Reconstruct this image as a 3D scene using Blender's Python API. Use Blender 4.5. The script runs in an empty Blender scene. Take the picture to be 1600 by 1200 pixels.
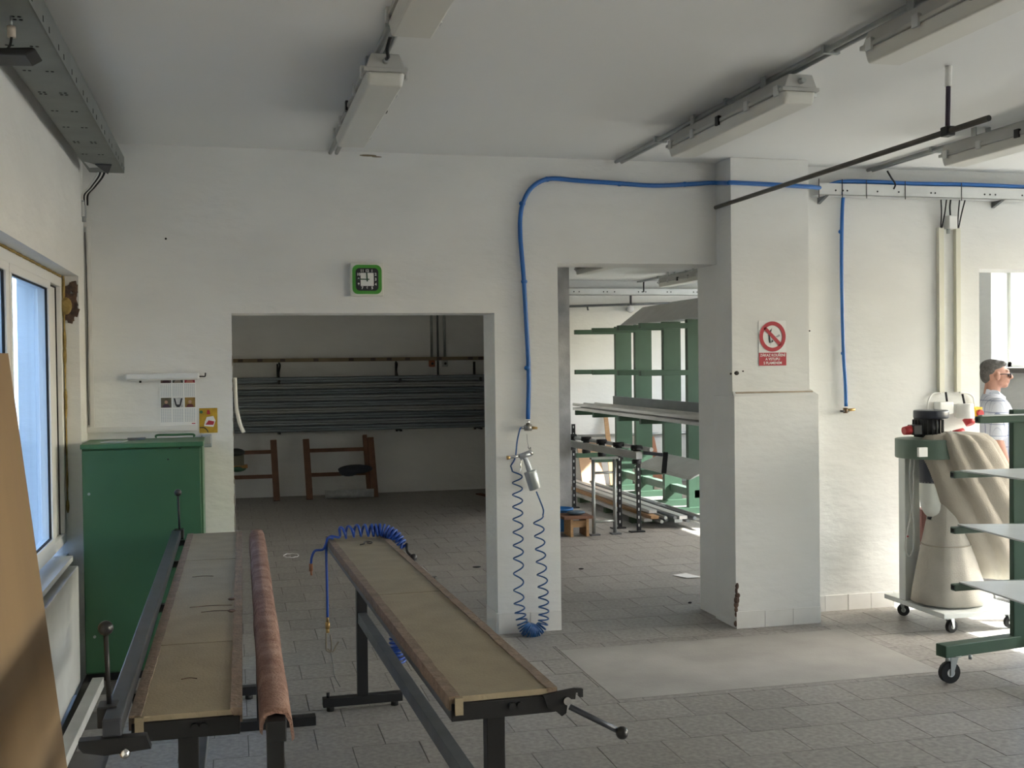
import bpy, bmesh, math, random
from mathutils import Vector, Matrix, noise

random.seed(7)
scene = bpy.context.scene
col = scene.collection

# ------------------------------------------------------------------ camera
F = 1780.0                      # focal length in pixels of the 1600 x 1200 frame
CAMZ = 1.6
_d = Vector((361 - 800, 572 - 600, F)).normalized()
_g = Vector((0.012, 1, 0)); _g.z = -(_d.x * _g.x + _d.y * _g.y) / _d.z; _g.normalize()
_r = _g.cross(_d)
cam_data = bpy.data.cameras.new('camera')
cam_data.sensor_width = 36.0
cam_data.lens = F / 1600 * 36
cam_data.clip_start = 0.05
cam = bpy.data.objects.new('camera', cam_data)
col.objects.link(cam)
cx = Vector((_r.x, _d.x, -_g.x)); cy = Vector((_r.y, _d.y, -_g.y)); cz = Vector((_r.z, _d.z, -_g.z))
M = Matrix((cx, -cy, -cz)).transposed().to_4x4()
M.translation = (0, 0, CAMZ)
cam.matrix_world = M
scene.camera = cam

# ------------------------------------------------------------------ light
scene.view_settings.view_transform = 'Standard'
scene.view_settings.look = 'None'
scene.view_settings.gamma = 1
scene.view_settings.use_curve_mapping = False
scene.view_settings.exposure = 0.55
world = bpy.data.worlds.new('sky'); scene.world = world
world.use_nodes = True
wn = world.node_tree.nodes; wl = world.node_tree.links
bg = wn['Background']
sky = wn.new('ShaderNodeTexSky')
sky.sky_type = 'NISHITA'; sky.sun_disc = False
SUN = Vector((1, -0.27, 0.77)).normalized()       # towards the sun
sky.sun_elevation = math.asin(SUN.z)
sky.sun_rotation = math.atan2(SUN.x, SUN.y)
sky.dust_density = 3.0
wl.new(sky.outputs[0], bg.inputs[0])
bg.inputs[1].default_value = 1.5
sun_d = bpy.data.lights.new('sun', 'SUN'); sun_d.energy = 30.0; sun_d.angle = 0.01
sun_d.color = (1, 0.97, 0.91)
sun = bpy.data.objects.new('sun', sun_d); col.objects.link(sun)
sun.location = (20, -5, 15)
sun.rotation_euler = SUN.to_track_quat('Z', 'Y').to_euler()
def portal(c, sx, sy, normal):
    d = bpy.data.lights.new('window_portal', 'AREA'); d.shape = 'RECTANGLE'; d.size = sx; d.size_y = sy
    d.cycles.is_portal = True
    o = bpy.data.objects.new('window_portal', d); col.objects.link(o)
    o.location = c; o.rotation_euler = Vector(normal).to_track_quat('-Z', 'Z').to_euler()
    return o

# ------------------------------------------------------------------ pixel helpers
def ray(px, py):
    v = Vector((px - 800, py - 600, F))
    return Vector((v.dot(_r), v.dot(_d), -v.dot(_g)))
def AY(px, py, y):
    a = ray(px, py); a = a * (y / a.y); a.z += CAMZ; return a
def AX(px, py, x):
    a = ray(px, py); a = a * (x / a.x); a.z += CAMZ; return a
def AZ(px, py, z):
    a = ray(px, py); a = a * ((z - CAMZ) / a.z); a.z += CAMZ; return a

# ------------------------------------------------------------------ materials
MATS = {}
def mat(name, c, rough=0.6, metal=0.0, var=0.0, vscale=6.0, bump=0.0, bscale=40.0, c2=None, stretch=None, rnd=0.0, spec=0.5, detail=6, emit=None):
    if name in MATS: return MATS[name]
    m = bpy.data.materials.new(name); m.use_nodes = True
    nt = m.node_tree; N = nt.nodes; L = nt.links
    b = N['Principled BSDF']
    b.inputs['Base Color'].default_value = (*c, 1); b.inputs['Roughness'].default_value = rough
    b.inputs['Metallic'].default_value = metal
    b.inputs['Specular IOR Level'].default_value = spec
    tc = N.new('ShaderNodeTexCoord'); mp = N.new('ShaderNodeMapping')
    L.new(tc.outputs['Object'], mp.inputs[0])
    if stretch: mp.inputs['Scale'].default_value = stretch
    last = None
    if var > 0 or c2:
        n = N.new('ShaderNodeTexNoise'); n.inputs['Scale'].default_value = vscale; n.inputs['Detail'].default_value = detail
        L.new(mp.outputs[0], n.inputs['Vector'])
        r = N.new('ShaderNodeValToRGB')
        r.color_ramp.elements[0].position = 0.35; r.color_ramp.elements[1].position = 0.68
        lo = c2 if c2 else tuple(x * (1 - var) for x in c)
        r.color_ramp.elements[0].color = (*lo, 1); r.color_ramp.elements[1].color = (*c, 1)
        L.new(n.outputs[0], r.inputs[0]); last = r.outputs[0]
    if rnd > 0:
        oi = N.new('ShaderNodeObjectInfo'); mr = N.new('ShaderNodeMapRange')
        mr.inputs['To Min'].default_value = 1 - rnd; mr.inputs['To Max'].default_value = 1 + rnd * 0.5
        L.new(oi.outputs['Random'], mr.inputs[0])
        mx = N.new('ShaderNodeMix'); mx.data_type = 'RGBA'; mx.blend_type = 'MULTIPLY'; mx.inputs[0].default_value = 1
        if last: L.new(last, mx.inputs[6])
        else: mx.inputs[6].default_value = (*c, 1)
        L.new(mr.outputs[0], mx.inputs[7]); last = mx.outputs[2]
    if last: L.new(last, b.inputs['Base Color'])
    if bump > 0:
        n2 = N.new('ShaderNodeTexNoise'); n2.inputs['Scale'].default_value = bscale; n2.inputs['Detail'].default_value = 5
        L.new(mp.outputs[0], n2.inputs['Vector'])
        bp = N.new('ShaderNodeBump'); bp.inputs['Strength'].default_value = bump; bp.inputs['Distance'].default_value = 0.01
        L.new(n2.outputs[0], bp.inputs['Height']); L.new(bp.outputs[0], b.inputs['Normal'])
    MATS[name] = m
    return m

plaster = mat('white_plaster', (0.77, 0.77, 0.745), 0.9, var=0.07, vscale=1.6, bump=0.75, bscale=7, stretch=(1, 1, 2.2))
ceilm = mat('ceiling_paint', (0.76, 0.765, 0.75), 0.95, var=0.03, vscale=1.0, bump=0.1, bscale=15)
concrete = mat('raw_concrete', (0.50, 0.50, 0.50), 0.9, var=0.3, vscale=5, bump=0.6, bscale=25)
patchm = mat('concrete_screed', (0.38, 0.365, 0.34), 0.7, var=0.22, vscale=2.5, bump=0.15, bscale=60)
jointm = mat('floor_joint', (0.15, 0.14, 0.13), 0.95, var=0.2)
tilem = mat('terrazzo_tile', (0.34, 0.32, 0.295), 0.5, var=0.34, vscale=38, bump=0.08, bscale=120, rnd=0.10)
skirt = mat('white_skirting', (0.74, 0.73, 0.70), 0.75, var=0.08, vscale=5)
black = mat('black_steel', (0.012, 0.012, 0.014), 0.45, metal=0.2, var=0.2)
darkst = mat('dark_grey_steel', (0.06, 0.065, 0.08), 0.4, metal=0.5, var=0.25, vscale=14)
grey_steel = mat('grey_steel', (0.16, 0.17, 0.18), 0.45, metal=0.5, var=0.2, vscale=10)
galv = mat('galvanised_steel', (0.42, 0.44, 0.43), 0.42, metal=0.75, var=0.2, vscale=7)
galvlight = mat('pale_galvanised', (0.62, 0.63, 0.62), 0.5, metal=0.3, var=0.12, vscale=6)
chrome = mat('bright_metal', (0.75, 0.75, 0.76), 0.2, metal=1.0)
brass = mat('brass', (0.55, 0.36, 0.14), 0.35, metal=0.9)
rubber = mat('black_rubber', (0.012, 0.012, 0.013), 0.75)
plastic_blk = mat('black_plastic', (0.015, 0.015, 0.017), 0.3)
whiteplast = mat('white_plastic', (0.78, 0.78, 0.75), 0.4)
greyplast = mat('grey_plastic', (0.36, 0.38, 0.38), 0.5)
pvc = mat('white_window_frame', (0.80, 0.80, 0.79), 0.35)
foam = mat('yellow_foam', (0.42, 0.30, 0.10), 0.95, var=0.4, vscale=30, bump=1.0, bscale=50)
brickm = mat('broken_brick', (0.20, 0.12, 0.08), 0.95, c2=(0.07, 0.05, 0.045), vscale=25, bump=1.0, bscale=40)
bluehose = mat('blue_hose', (0.018, 0.13, 0.42), 0.32)
greenpaint = mat('green_cabinet_paint', (0.036, 0.115, 0.052), 0.42, var=0.12, vscale=3)
greenedge = mat('green_edge_paint', (0.045, 0.15, 0.065), 0.45, var=0.2, vscale=8)
greenrack = mat('green_rack_paint', (0.038, 0.088, 0.052), 0.5, var=0.15, vscale=4)
palegreen = mat('pale_green_paint', (0.10, 0.15, 0.115), 0.5, var=0.1)
clothm = mat('bench_board', (0.285, 0.235, 0.16), 0.9, var=0.16, vscale=9, bump=0.25, bscale=130)
tapem = mat('brown_felt_tape', (0.235, 0.17, 0.125), 0.95, var=0.3, vscale=30, bump=0.6, bscale=90)
carpet = mat('red_brown_carpet', (0.38, 0.24, 0.19), 1.0, c2=(0.22, 0.115, 0.085), vscale=16, bump=1.0, bscale=160)
mdf = mat('mdf_board', (0.27, 0.175, 0.09), 0.65, var=0.12, vscale=4, stretch=(1, 1, 0.2))
mdfedge = mat('mdf_edge', (0.16, 0.085, 0.05), 0.8)
wood = mat('pine_wood', (0.42, 0.25, 0.12), 0.7, var=0.25, vscale=8, stretch=(1, 8, 8))
redwood = mat('red_brown_wood', (0.17, 0.08, 0.045), 0.75, var=0.3, vscale=12)
canvas = mat('grey_canvas', (0.40, 0.36, 0.30), 0.95, var=0.1, vscale=8, bump=0.3, bscale=200)
canvasp = mat('pale_canvas', (0.50, 0.47, 0.41), 0.95, var=0.12, vscale=10, bump=0.3, bscale=200)
redplast = mat('red_plastic', (0.45, 0.03, 0.035), 0.4)
yellowp = mat('yellow_plastic', (0.75, 0.5, 0.04), 0.45)
alum = mat('aluminium_profile', (0.62, 0.62, 0.60), 0.4, metal=0.6, var=0.15, vscale=3)
sheetm = mat('grey_sheet', (0.19, 0.205, 0.21), 0.6, metal=0.2, var=0.2, vscale=3, stretch=(0.3, 1, 4))
lensm = mat('lamp_diffuser', (0.62, 0.615, 0.57), 0.35, var=0.06, vscale=3)
lampbody = mat('lamp_body', (0.46, 0.46, 0.44), 0.6, var=0.15, vscale=5)
paper = mat('white_paper', (0.80, 0.80, 0.78), 0.8)
def glass_mat(name, tint):
    m = bpy.data.materials.new(name); m.use_nodes = True
    N = m.node_tree.nodes; L = m.node_tree.links
    for n in list(N): N.remove(n)
    out = N.new('ShaderNodeOutputMaterial'); tr = N.new('ShaderNodeBsdfTransparent'); gl = N.new('ShaderNodeBsdfGlossy'); mx = N.new('ShaderNodeMixShader')
    tr.inputs[0].default_value = (*tint, 1); gl.inputs['Roughness'].default_value = 0.03
    mx.inputs[0].default_value = 0.06
    L.new(tr.outputs[0], mx.inputs[1]); L.new(gl.outputs[0], mx.inputs[2]); L.new(mx.outputs[0], out.inputs[0])
    return m
glass = glass_mat('window_glass', (0.94, 0.97, 0.98))

# ------------------------------------------------------------------ mesh builder
class MB:
    def __init__(s): s.v = []; s.f = []; s.sm = []
    def add(s, vs, fs, smooth=False):
        o = len(s.v); s.v += [Vector(v) for v in vs]
        for f in fs: s.f.append(tuple(i + o for i in f)); s.sm.append(smooth)
        return s
    def box(s, a, b):
        x0, y0, z0 = (min(a[i], b[i]) for i in range(3)); x1, y1, z1 = (max(a[i], b[i]) for i in range(3))
        return s.add([(x0,y0,z0),(x1,y0,z0),(x1,y1,z0),(x0,y1,z0),(x0,y0,z1),(x1,y0,z1),(x1,y1,z1),(x0,y1,z1)],
                     [(0,3,2,1),(4,5,6,7),(0,1,5,4),(1,2,6,5),(2,3,7,6),(3,0,4,7)])
    def obox(s, c, size, rot=None):
        h = [x / 2 for x in size]; vs = []
        for z in (-1, 1):
            for x, y in ((-1,-1),(1,-1),(1,1),(-1,1)):
                p = Vector((x*h[0], y*h[1], z*h[2]))
                if rot: p = rot @ p
                vs.append(p + Vector(c))
        return s.add(vs, [(0,3,2,1),(4,5,6,7),(0,1,5,4),(1,2,6,5),(2,3,7,6),(3,0,4,7)])
    def bar(s, p, q, w, h, up=(0,0,1)):
        p, q = Vector(p), Vector(q); d = (q - p); L = d.length; d.normalize()
        u = Vector(up); x = d.cross(u)
        if x.length < 1e-4: x = d.cross(Vector((1,0,0)))
        x.normalize(); z = x.cross(d)
        vs = []
        for e in (p, q):
            for a, b in ((-1,-1),(1,-1),(1,1),(-1,1)): vs.append(e + x*a*w/2 + z*b*h/2)
        return s.add(vs, [(0,1,2,3),(7,6,5,4),(0,4,5,1),(1,5,6,2),(2,6,7,3),(3,7,4,0)])
    def cyl(s, p, q, r, n=14, r2=None, smooth=True):
        p, q = Vector(p), Vector(q); d = (q - p).normalized()
        x = d.orthogonal().normalized(); y = d.cross(x); r2 = r if r2 is None else r2
        vs = [p + (x*math.cos(2*math.pi*i/n) + y*math.sin(2*math.pi*i/n))*r for i in range(n)]
        vs += [q + (x*math.cos(2*math.pi*i/n) + y*math.sin(2*math.pi*i/n))*r2 for i in range(n)]
        s.add(vs, [(i, (i+1) % n, n + (i+1) % n, n+i) for i in range(n)], smooth)
        o = len(s.v) - 2*n
        s.f.append(tuple(range(o + n - 1, o - 1, -1))); s.sm.append(False)
        s.f.append(tuple(range(o + n, o + 2*n))); s.sm.append(False)
        return s
    def tube(s, pts, r, n=8, closed=False):
        pts = [Vector(p) for p in pts]; m = len(pts); rings = []
        d0 = (pts[1] - pts[0]).normalized(); x = d0.orthogonal().normalized()
        o = len(s.v)
        for i, p in enumerate(pts):
            if closed: d = (pts[(i+1) % m] - pts[i-1]).normalized()
            elif i == 0: d = d0
            elif i == m-1: d = (pts[i] - pts[i-1]).normalized()
            else: d = (pts[i+1] - pts[i-1]).normalized()
            x = (x - d * x.dot(d)); x = x.normalized() if x.length > 1e-6 else d.orthogonal().normalized()
            y = d.cross(x)
            rr = r[i] if isinstance(r, (list, tuple)) else r
            for k in range(n):
                a = 2*math.pi*k/n; s.v.append(p + (x*math.cos(a) + y*math.sin(a))*rr)
        for i in range(m if closed else m-1):
            j = (i+1) % m
            for k in range(n):
                s.f.append((o+i*n+k, o+i*n+(k+1)%n, o+j*n+(k+1)%n, o+j*n+k)); s.sm.append(True)
        if not closed:
            s.f.append(tuple(range(o+n-1, o-1, -1))); s.sm.append(False)
            s.f.append(tuple(range(o+(m-1)*n, o+m*n))); s.sm.append(False)
        return s
    def sphere(s, c, r, n=14, m=9, sc=(1,1,1), rot=None):
        c = Vector(c); vs = []; fs = []
        def T(p):
            p = Vector((p[0]*sc[0]*r, p[1]*sc[1]*r, p[2]*sc[2]*r))
            return c + (rot @ p if rot else p)
        vs.append(T((0,0,1)))
        for i in range(1, m):
            t = math.pi*i/m
            for k in range(n):
                a = 2*math.pi*k/n; vs.append(T((math.sin(t)*math.cos(a), math.sin(t)*math.sin(a), math.cos(t))))
        vs.append(T((0,0,-1)))
        for k in range(n):
            fs.append((0, 1+k, 1+(k+1)%n)); fs.append((len(vs)-1, 1+(m-2)*n+(k+1)%n, 1+(m-2)*n+k))
        for i in range(m-2):
            for k in range(n): fs.append((1+i*n+k, 1+(i+1)*n+k, 1+(i+1)*n+(k+1)%n, 1+i*n+(k+1)%n))
        return s.add(vs, fs, True)
    def prism(s, poly, ext):
        poly = [Vector(p) for p in poly]; e = Vector(ext); n = len(poly)
        return s.add(poly + [p + e for p in poly], [tuple(range(n-1, -1, -1)), tuple(range(n, 2*n))] + [(i, (i+1)%n, n+(i+1)%n, n+i) for i in range(n)])
    def loft(s, rings, cap=True, smooth=True, closed=True):
        o = len(s.v); n = len(rings[0])
        for r in rings: s.v += [Vector(p) for p in r]
        for i in range(len(rings)-1):
            for k in range(n if closed else n-1):
                s.f.append((o+i*n+k, o+i*n+(k+1)%n, o+(i+1)*n+(k+1)%n, o+(i+1)*n+k)); s.sm.append(smooth)
        if cap:
            s.f.append(tuple(range(o+n-1, o-1, -1))); s.sm.append(False)
            s.f.append(tuple(range(o+(len(rings)-1)*n, o+len(rings)*n))); s.sm.append(False)
        return s
    def mesh(s, name, m, org):
        me = bpy.data.meshes.new(name)
        me.from_pydata([tuple(v - org) for v in s.v], [], s.f)
        for p, sm in zip(me.polygons, s.sm): p.use_smooth = sm
        bm = bmesh.new(); bm.from_mesh(me); bmesh.ops.recalc_face_normals(bm, faces=bm.faces); bm.to_mesh(me); bm.free()
        me.materials.append(m); me.update()
        return me
    def build(s, name, m, parent=None, bevel=0.0, loc=None, label=None):
        if parent is not None: org = Vector(parent['_o'])
        elif loc is not None: org = Vector(loc)
        else:
            zs = min(v.z for v in s.v)
            org = Vector(((min(v.x for v in s.v)+max(v.x for v in s.v))/2, (min(v.y for v in s.v)+max(v.y for v in s.v))/2, zs))
        o = bpy.data.objects.new(name, s.mesh(name, m, org)); col.objects.link(o)
        o['_o'] = tuple(org)
        if parent is not None: o.parent = parent
        else: o.location = org
        if bevel:
            b = o.modifiers.new('bevel', 'BEVEL'); b.width = bevel; b.segments = 2; b.limit_method = 'ANGLE'
        if label: o['label'] = label
        return o

def thing(name, loc, label, cat, group=None):
    o = bpy.data.objects.new(name, None); col.objects.link(o); o.location = loc; o['_o'] = tuple(loc)
    o.empty_display_size = 0.1
    return tag(o, label, cat, group)
def tag(o, label, cat, group=None, kind=None):
    if label: o['label'] = label
    if cat: o['category'] = cat
    if group: o['group'] = group
    if kind: o['kind'] = kind
    return o
def struct(o, label=None):
    o['kind'] = 'structure'
    if label: o['label'] = label
    return o
def copy_tree(o, parent=None):
    c = o.copy(); col.objects.link(c)
    if parent is not None: c.parent = parent
    for ch in list(o.children): copy_tree(ch, c)
    return c
def text_part(name, body, size, origin, m, parent, xdir=(1,0,0), zdir=(0,0,1), depth=0.001, bold=0.0, squeeze=1.0):
    """flat lettering as a mesh, centred on origin"""
    cu = bpy.data.curves.new(name, 'FONT'); cu.body = body; cu.size = size; cu.align_x = 'CENTER'; cu.align_y = 'CENTER'
    cu.extrude = depth; cu.offset = bold
    t = bpy.data.objects.new('tmp_text', cu); col.objects.link(t)
    bpy.context.view_layer.update()
    me = bpy.data.meshes.new_from_object(t.evaluated_get(bpy.context.evaluated_depsgraph_get()))
    bpy.data.objects.remove(t); bpy.data.curves.remove(cu)
    X = Vector(xdir); Zz = Vector(zdir); Yn = X.cross(Zz)
    org = Vector(parent['_o'])
    for v in me.vertices:
        p = v.co.copy(); v.co = Vector(origin) + X*p.x*squeeze + Zz*p.y - Yn*p.z - org
    me.materials.clear(); me.materials.append(m)
    o = bpy.data.objects.new(name, me); col.objects.link(o); o.parent = parent; o['_o'] = parent['_o']
    return o
def smooth_path(pts, k=8):
    P = [Vector(p) for p in pts]; out = []
    for i in range(len(P)-1):
        a = P[i-1] if i > 0 else P[i]*2 - P[i+1]; b = P[i]; c = P[i+1]; d = P[i+2] if i+2 < len(P) else P[i+1]*2 - P[i]
        for j in range(k):
            t = j/k
            out.append(0.5*((2*b) + (c-a)*t + (2*a-5*b+4*c-d)*t*t + (3*b-a-3*c+d)*t**3))
    out.append(P[-1]); return out
def coil_path(center, radius, turns, per=14, dens=None, up=None):
    """helix around a centre curve; dens(t) is how far through the turns we are at t"""
    C = smooth_path(center, 24); n = int(turns*per); m = len(C)-1; out = []
    d0 = (C[1]-C[0]).normalized(); x = Vector(up) if up else d0.orthogonal(); lastx = x
    for i in range(n+1):
        th = i/n; t = dens(th) if dens else th
        f = min(t*m, m-1e-6); k = int(f); p = C[k].lerp(C[k+1], f-k); d = (C[k+1]-C[k]).normalized()
        lastx = (lastx - d*lastx.dot(d)).normalized(); y = d.cross(lastx)
        r = radius(th) if callable(radius) else radius
        a = 2*math.pi*i/per
        out.append(p + (lastx*math.cos(a) + y*math.sin(a))*r)
    return out

# ================================================================== THE SETTING
XL, XR = -0.76, 7.0          # left and right outer walls
YW, YB = 6.52, 6.82          # dividing wall, front and back face
YF = 14.2                    # far wall of the hall behind
YN = -7.0                    # wall behind the camera
ZC, ZC2 = 2.81, 2.66         # ceilings
XB = -0.76                    # left wall of the hall behind

# --- floor: joint bed, tiles as pieces, screed patch
fb = MB().box((XB, YN, -0.25), (XR, YF, -0.006))
floor = struct(fb.build('floor', jointm, loc=(0, 0, 0)), 'grey terrazzo tile floor laid in offset rows')
PXT, PYT = 0.281, 0.276
patch = (1.745, 3.50, 5.09, 6.06)
tile_mb = MB().box((-PXT/2+0.0018, -PYT/2+0.0018, -0.012), (PXT/2-0.0018, PYT/2-0.0018, 0))
tile_mesh = tile_mb.mesh('floor_tile', tilem, Vector((0, 0, 0)))
rest = MB(); cands = []
r0 = int((YN - 4.49)/PYT) - 1; r1 = int((YF - 4.49)/PYT) + 1
for r in range(r0, r1):
    yc = 4.49 + (r + 0.5)*PYT
    off = 1.872 + (0.5*PXT if r % 2 else 0)
    for k in range(-20, 22):
        xc = off + (k + 0.5)*PXT
        if xc - PXT/2 < XB or xc + PXT/2 > XR or yc - PYT/2 < YN or yc + PYT/2 > YF: continue
        if xc < XL - 0.1 and yc < YW: continue
        x0, x1, y0, y1 = xc-PXT/2, xc+PXT/2, yc-PYT/2, yc+PYT/2
        if x1 > patch[0] and x0 < patch[1] and y1 > patch[2] and y0 < patch[3]:      # tiles cut to fit round the patch
            for a0, a1, b0, b1 in ((x0, min(x1, patch[0]), y0, y1), (max(x0, patch[1]), x1, y0, y1), (max(x0, patch[0]), min(x1, patch[1]), y0, min(y1, patch[2])), (max(x0, patch[0]), min(x1, patch[1]), max(y0, patch[3]), y1)):
                if a1 - a0 > .006 and b1 - b0 > .006: rest.box((a0+.0018, b0+.0018, -.012), (a1-.0018, b1-.0018, -.0003))
            continue
        px = 361 + xc*F/yc if yc > 0.5 else -999
        vis = 4.3 < yc < 6.6 and -60 < px - xc*0 < 2100 and xc > XL and xc < 4.3
        if yc >= 6.6:
            vis = (0.0 < xc*6.52/yc < 1.5) or (1.9 < xc*6.52/yc < 2.95)
        cands.append((0 if vis else 1, yc, xc))
cands.sort()
for i, (nv, yc, xc) in enumerate(cands):
    if i < 300 and not nv:
        o = bpy.data.objects.new('floor_tile', tile_mesh); col.objects.link(o); o.parent = floor
        o.location = (xc, yc, random.uniform(-0.0012, 0.0))
    else:
        rest.box((xc-PXT/2+0.0018, yc-PYT/2+0.0018, -0.012), (xc+PXT/2-0.0018, yc+PYT/2-0.0018, random.uniform(-0.0012, 0)))
tag(rest.build('floor_tiles', tilem, floor), None, None, kind='stuff')
pm = MB().box((patch[0]+.002, patch[2]+.002, -0.01), (patch[1]-.002, patch[3]-.002, 0.0005))
pm.build('screed_patch', patchm, floor, label='smooth lighter concrete patch let into the tiles')

# --- ceilings
struct(MB().box((XL-0.3, YN-0.3, ZC), (XR+0.3, YB-0.02, ZC+0.2)).build('ceiling', ceilm), 'flat white painted ceiling of the workshop')
struct(MB().box((XB-0.3, YB-0.02, ZC2), (XR+0.3, YF+0.3, ZC2+0.2)).build('ceiling', ceilm), 'white ceiling of the hall behind the openings')

struct(MB().box((XL-.4, YN-.4, 3.01), (XR+.4, YF+.4, 4.1)).build('shading_block', concrete), 'unseen block added above the workshop to shade the next building')  # unseen block added on top to keep sun off the neighbour's wall

# --- left wall with the window opening
WY0, WY1, WZ0, WZ1 = 3.75, 6.27, 0.70, 2.075
wl_ = MB()
wl_.box((XL-0.3, YN, -.1), (XL, WY0, ZC)).box((XL-0.3, WY1, -.1), (XL, YW, ZC)).box((XL-0.3, WY0, WZ1), (XL, WY1, ZC)).box((XL-0.3, WY0, -.1), (XL-0.075, WY1, WZ0-0.06))
wall_left = struct(wl_.build('wall_left', plaster, loc=(0, 0, 0)), 'white plastered wall with a wide window')
# broken plaster at the window corner: brick, foam and a crack
bk = MB()
for i in range(40):
    bk.obox((XL-0.036+random.uniform(-.026, .022), WY1-0.002, 2.035-random.uniform(0, .19)), (random.uniform(.015, .03), random.uniform(.004, .012), random.uniform(.02, .05)), Matrix.Rotation(random.uniform(-.4, .4), 3, 'Y'))
bk.build('bare_brick', brickm, wall_left, label='broken out patch of dark brick at the window corner')
fm = MB()
zz = WZ1-0.02
while zz > 0.85:
    h = random.uniform(.03, .09); w = random.uniform(.003, .009)
    fm.sphere((XL-0.072, WY1-0.006, zz), 1, 8, 6, (w, 0.012, h)); zz -= h*1.2
fm.sphere((XL-0.06, WY1-0.012, 1.92), 1, 10, 7, (.028, .015, .045))
for i in range(15): fm.sphere((XL-0.08, WY1-0.1-i*0.16, WZ1-0.005), 1, 8, 5, (.008, .1, .006))
fm.build('expanding_foam', foam, wall_left, label='yellow expanding foam squeezed out round the window')

# --- window (left)
def window_leaf(parent, x, y0, y1, z0, z1, sgn, pane_name='pane'):
    """sash with gasket and glass in the plane X = x, room side towards sgn"""
    t = 0.035
    s = MB()
    s.box((x-.02*sgn, y0, z0), (x+.03*sgn, y1, z0+t)).box((x-.02*sgn, y0, z1-t), (x+.03*sgn, y1, z1)).box((x-.02*sgn, y0, z0+t), (x+.03*sgn, y0+t, z1-t)).box((x-.02*sgn, y1-t, z0+t), (x+.03*sgn, y1, z1-t))
    sash = s.build('sash', pvc, parent, bevel=0.003)
    g = MB(); a = .006
    xx = (x+.012*sgn, x+.022*sgn)
    g.box((xx[0], y0+t, z0+t), (xx[1], y1-t, z0+t+a)).box((xx[0], y0+t, z1-t-a), (xx[1], y1-t, z1-t)).box((xx[0], y0+t, z0+t), (xx[1], y0+t+a, z1-t)).box((xx[0], y1-t-a, z0+t), (xx[1], y1-t, z1-t))
    g.build('gasket', rubber, sash)
    p = MB().box((x-.002, y0+t, z0+t), (x+.002, y1-t, z1-t))
    p.build(pane_name, glass, sash)
    p = MB().box((x-.024*sgn-.002, y0+t, z0+t), (x-.024*sgn+.002, y1-t, z1-t))
    p.build(pane_name, glass, sash)
XFRM = -0.86
win1 = struct(bpy.data.objects.new('window_1', None), 'white plastic window with several panes in the left wall'); col.objects.link(win1)
win1.location = (XFRM, (WY0+WY1)/2, WZ0); win1['_o'] = tuple(win1.location)
fr = MB()
ft = 0.05
fr.box((XFRM-.05, WY0, WZ0), (XFRM+.02, WY1, WZ0+ft)).box((XFRM-.05, WY0, WZ1-ft-.01), (XFRM+.02, WY1, WZ1-.01)).box((XFRM-.05, WY0, WZ0+ft), (XFRM+.02, WY0+ft, WZ1-ft)).box((XFRM-.05, WY1-ft, WZ0+ft), (XFRM+.02, WY1, WZ1-ft))
ym = [AX(13, 480, XFRM+.02).y, AX(78, 480, XFRM+.02).y]
bounds = [WY0+ft, ym[0], ym[1]]
for y in bounds[1:]: fr.box((XFRM-.05, y-.03, WZ0+ft), (XFRM+.02, y+.03, WZ1-ft))
fr.build('window_frame', pvc, win1, bevel=0.004)
for i in range(2):
    a = bounds[i] + (.03 if i else 0); b = bounds[i+1]-.03
    window_leaf(win1, XFRM-.005, a, b, WZ0+ft, WZ1-ft-.01, 1)
# narrow fixed panel beside the wall
np_ = MB().box((XFRM-.03, bounds[2]+.03, WZ0+ft), (XFRM-.005, WY1-ft, WZ1-ft))
np_.build('infill_panel', pvc, win1)
gk = MB().box((XFRM-.006, WY1-ft-.035, WZ0+ft), (XFRM+.001, WY1-ft-.027, WZ1-ft)).box((XFRM-.006, bounds[2]+.03, WZ1-ft-.018), (XFRM+.001, WY1-ft-.027, WZ1-ft-.011))
gk.build('gasket', rubber, win1)
# sill and under-window panel
struct(MB().box((XL-.30, WY0, WZ0-.06), (XL-.02, WY1-.25, WZ0-.035)).build('trim_1', plaster), 'bluish white ledge of masonry under the window')
tag(MB().box((XL-.06, 4.5, 0.03), (XL+.005, 6.02, WZ0-.085)).build('wall_panel', mat('dull_white_panel', (.62, .62, .60), .8, var=.2, vscale=3), bevel=.006), 'dull white insulation panel standing under the window sill', 'panel')
tag(MB().bar((XL+.07, 4.75, .028), (XL+.09, 6.0, .028), .055, .05).build('batten', mat('white_batten', (.60, .60, .57), .7, var=.15), bevel=.003), 'white wooden batten lying on floor along the wall', 'batten')
portal((XFRM-.02, (WY0+WY1)/2, (WZ0+WZ1)/2), WY1-WY0-.1, WZ1-WZ0-.1, (1, 0, 0))

# --- dividing wall with three openings
D1 = (0.006, 1.505, 1.893); D2 = (1.893, 2.915, 2.19); D3 = (4.765, 6.5, 2.178)
wb = MB()
wb.box((XB, YW, 0), (D1[0], YB, ZC)).box((D1[0], YW, D1[2]), (D1[1], YB, ZC)).box((D1[1], YW, 0), (D2[0], YB, ZC))
wb.box((D2[0], YW, D2[2]), (D2[1], YB, ZC)).box((D2[1], YW, 0), (D3[0], YB, ZC)).box((D3[0], YW, D3[2]), (D3[1], YB, ZC)).box((D3[1], YW, 0), (XR, YB, ZC))
wall_back = struct(wb.build('wall_back', plaster, loc=(0, YW, 0)), 'rough white dividing wall with three openings')
ch = MB()      # chipped edges along the openings
for i in range(16):
    z = random.uniform(.1, 1.8); ch.sphere((D1[0]+.001, YW+.002, z), 1, 6, 5, (.004, .004, random.uniform(.01, .05)))
for i in range(8):
    ch.sphere((D2[0]-.001, YB-.01, random.uniform(.7, 1.2)), 1, 6, 5, (.004, .02, random.uniform(.01, .02)))
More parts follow.
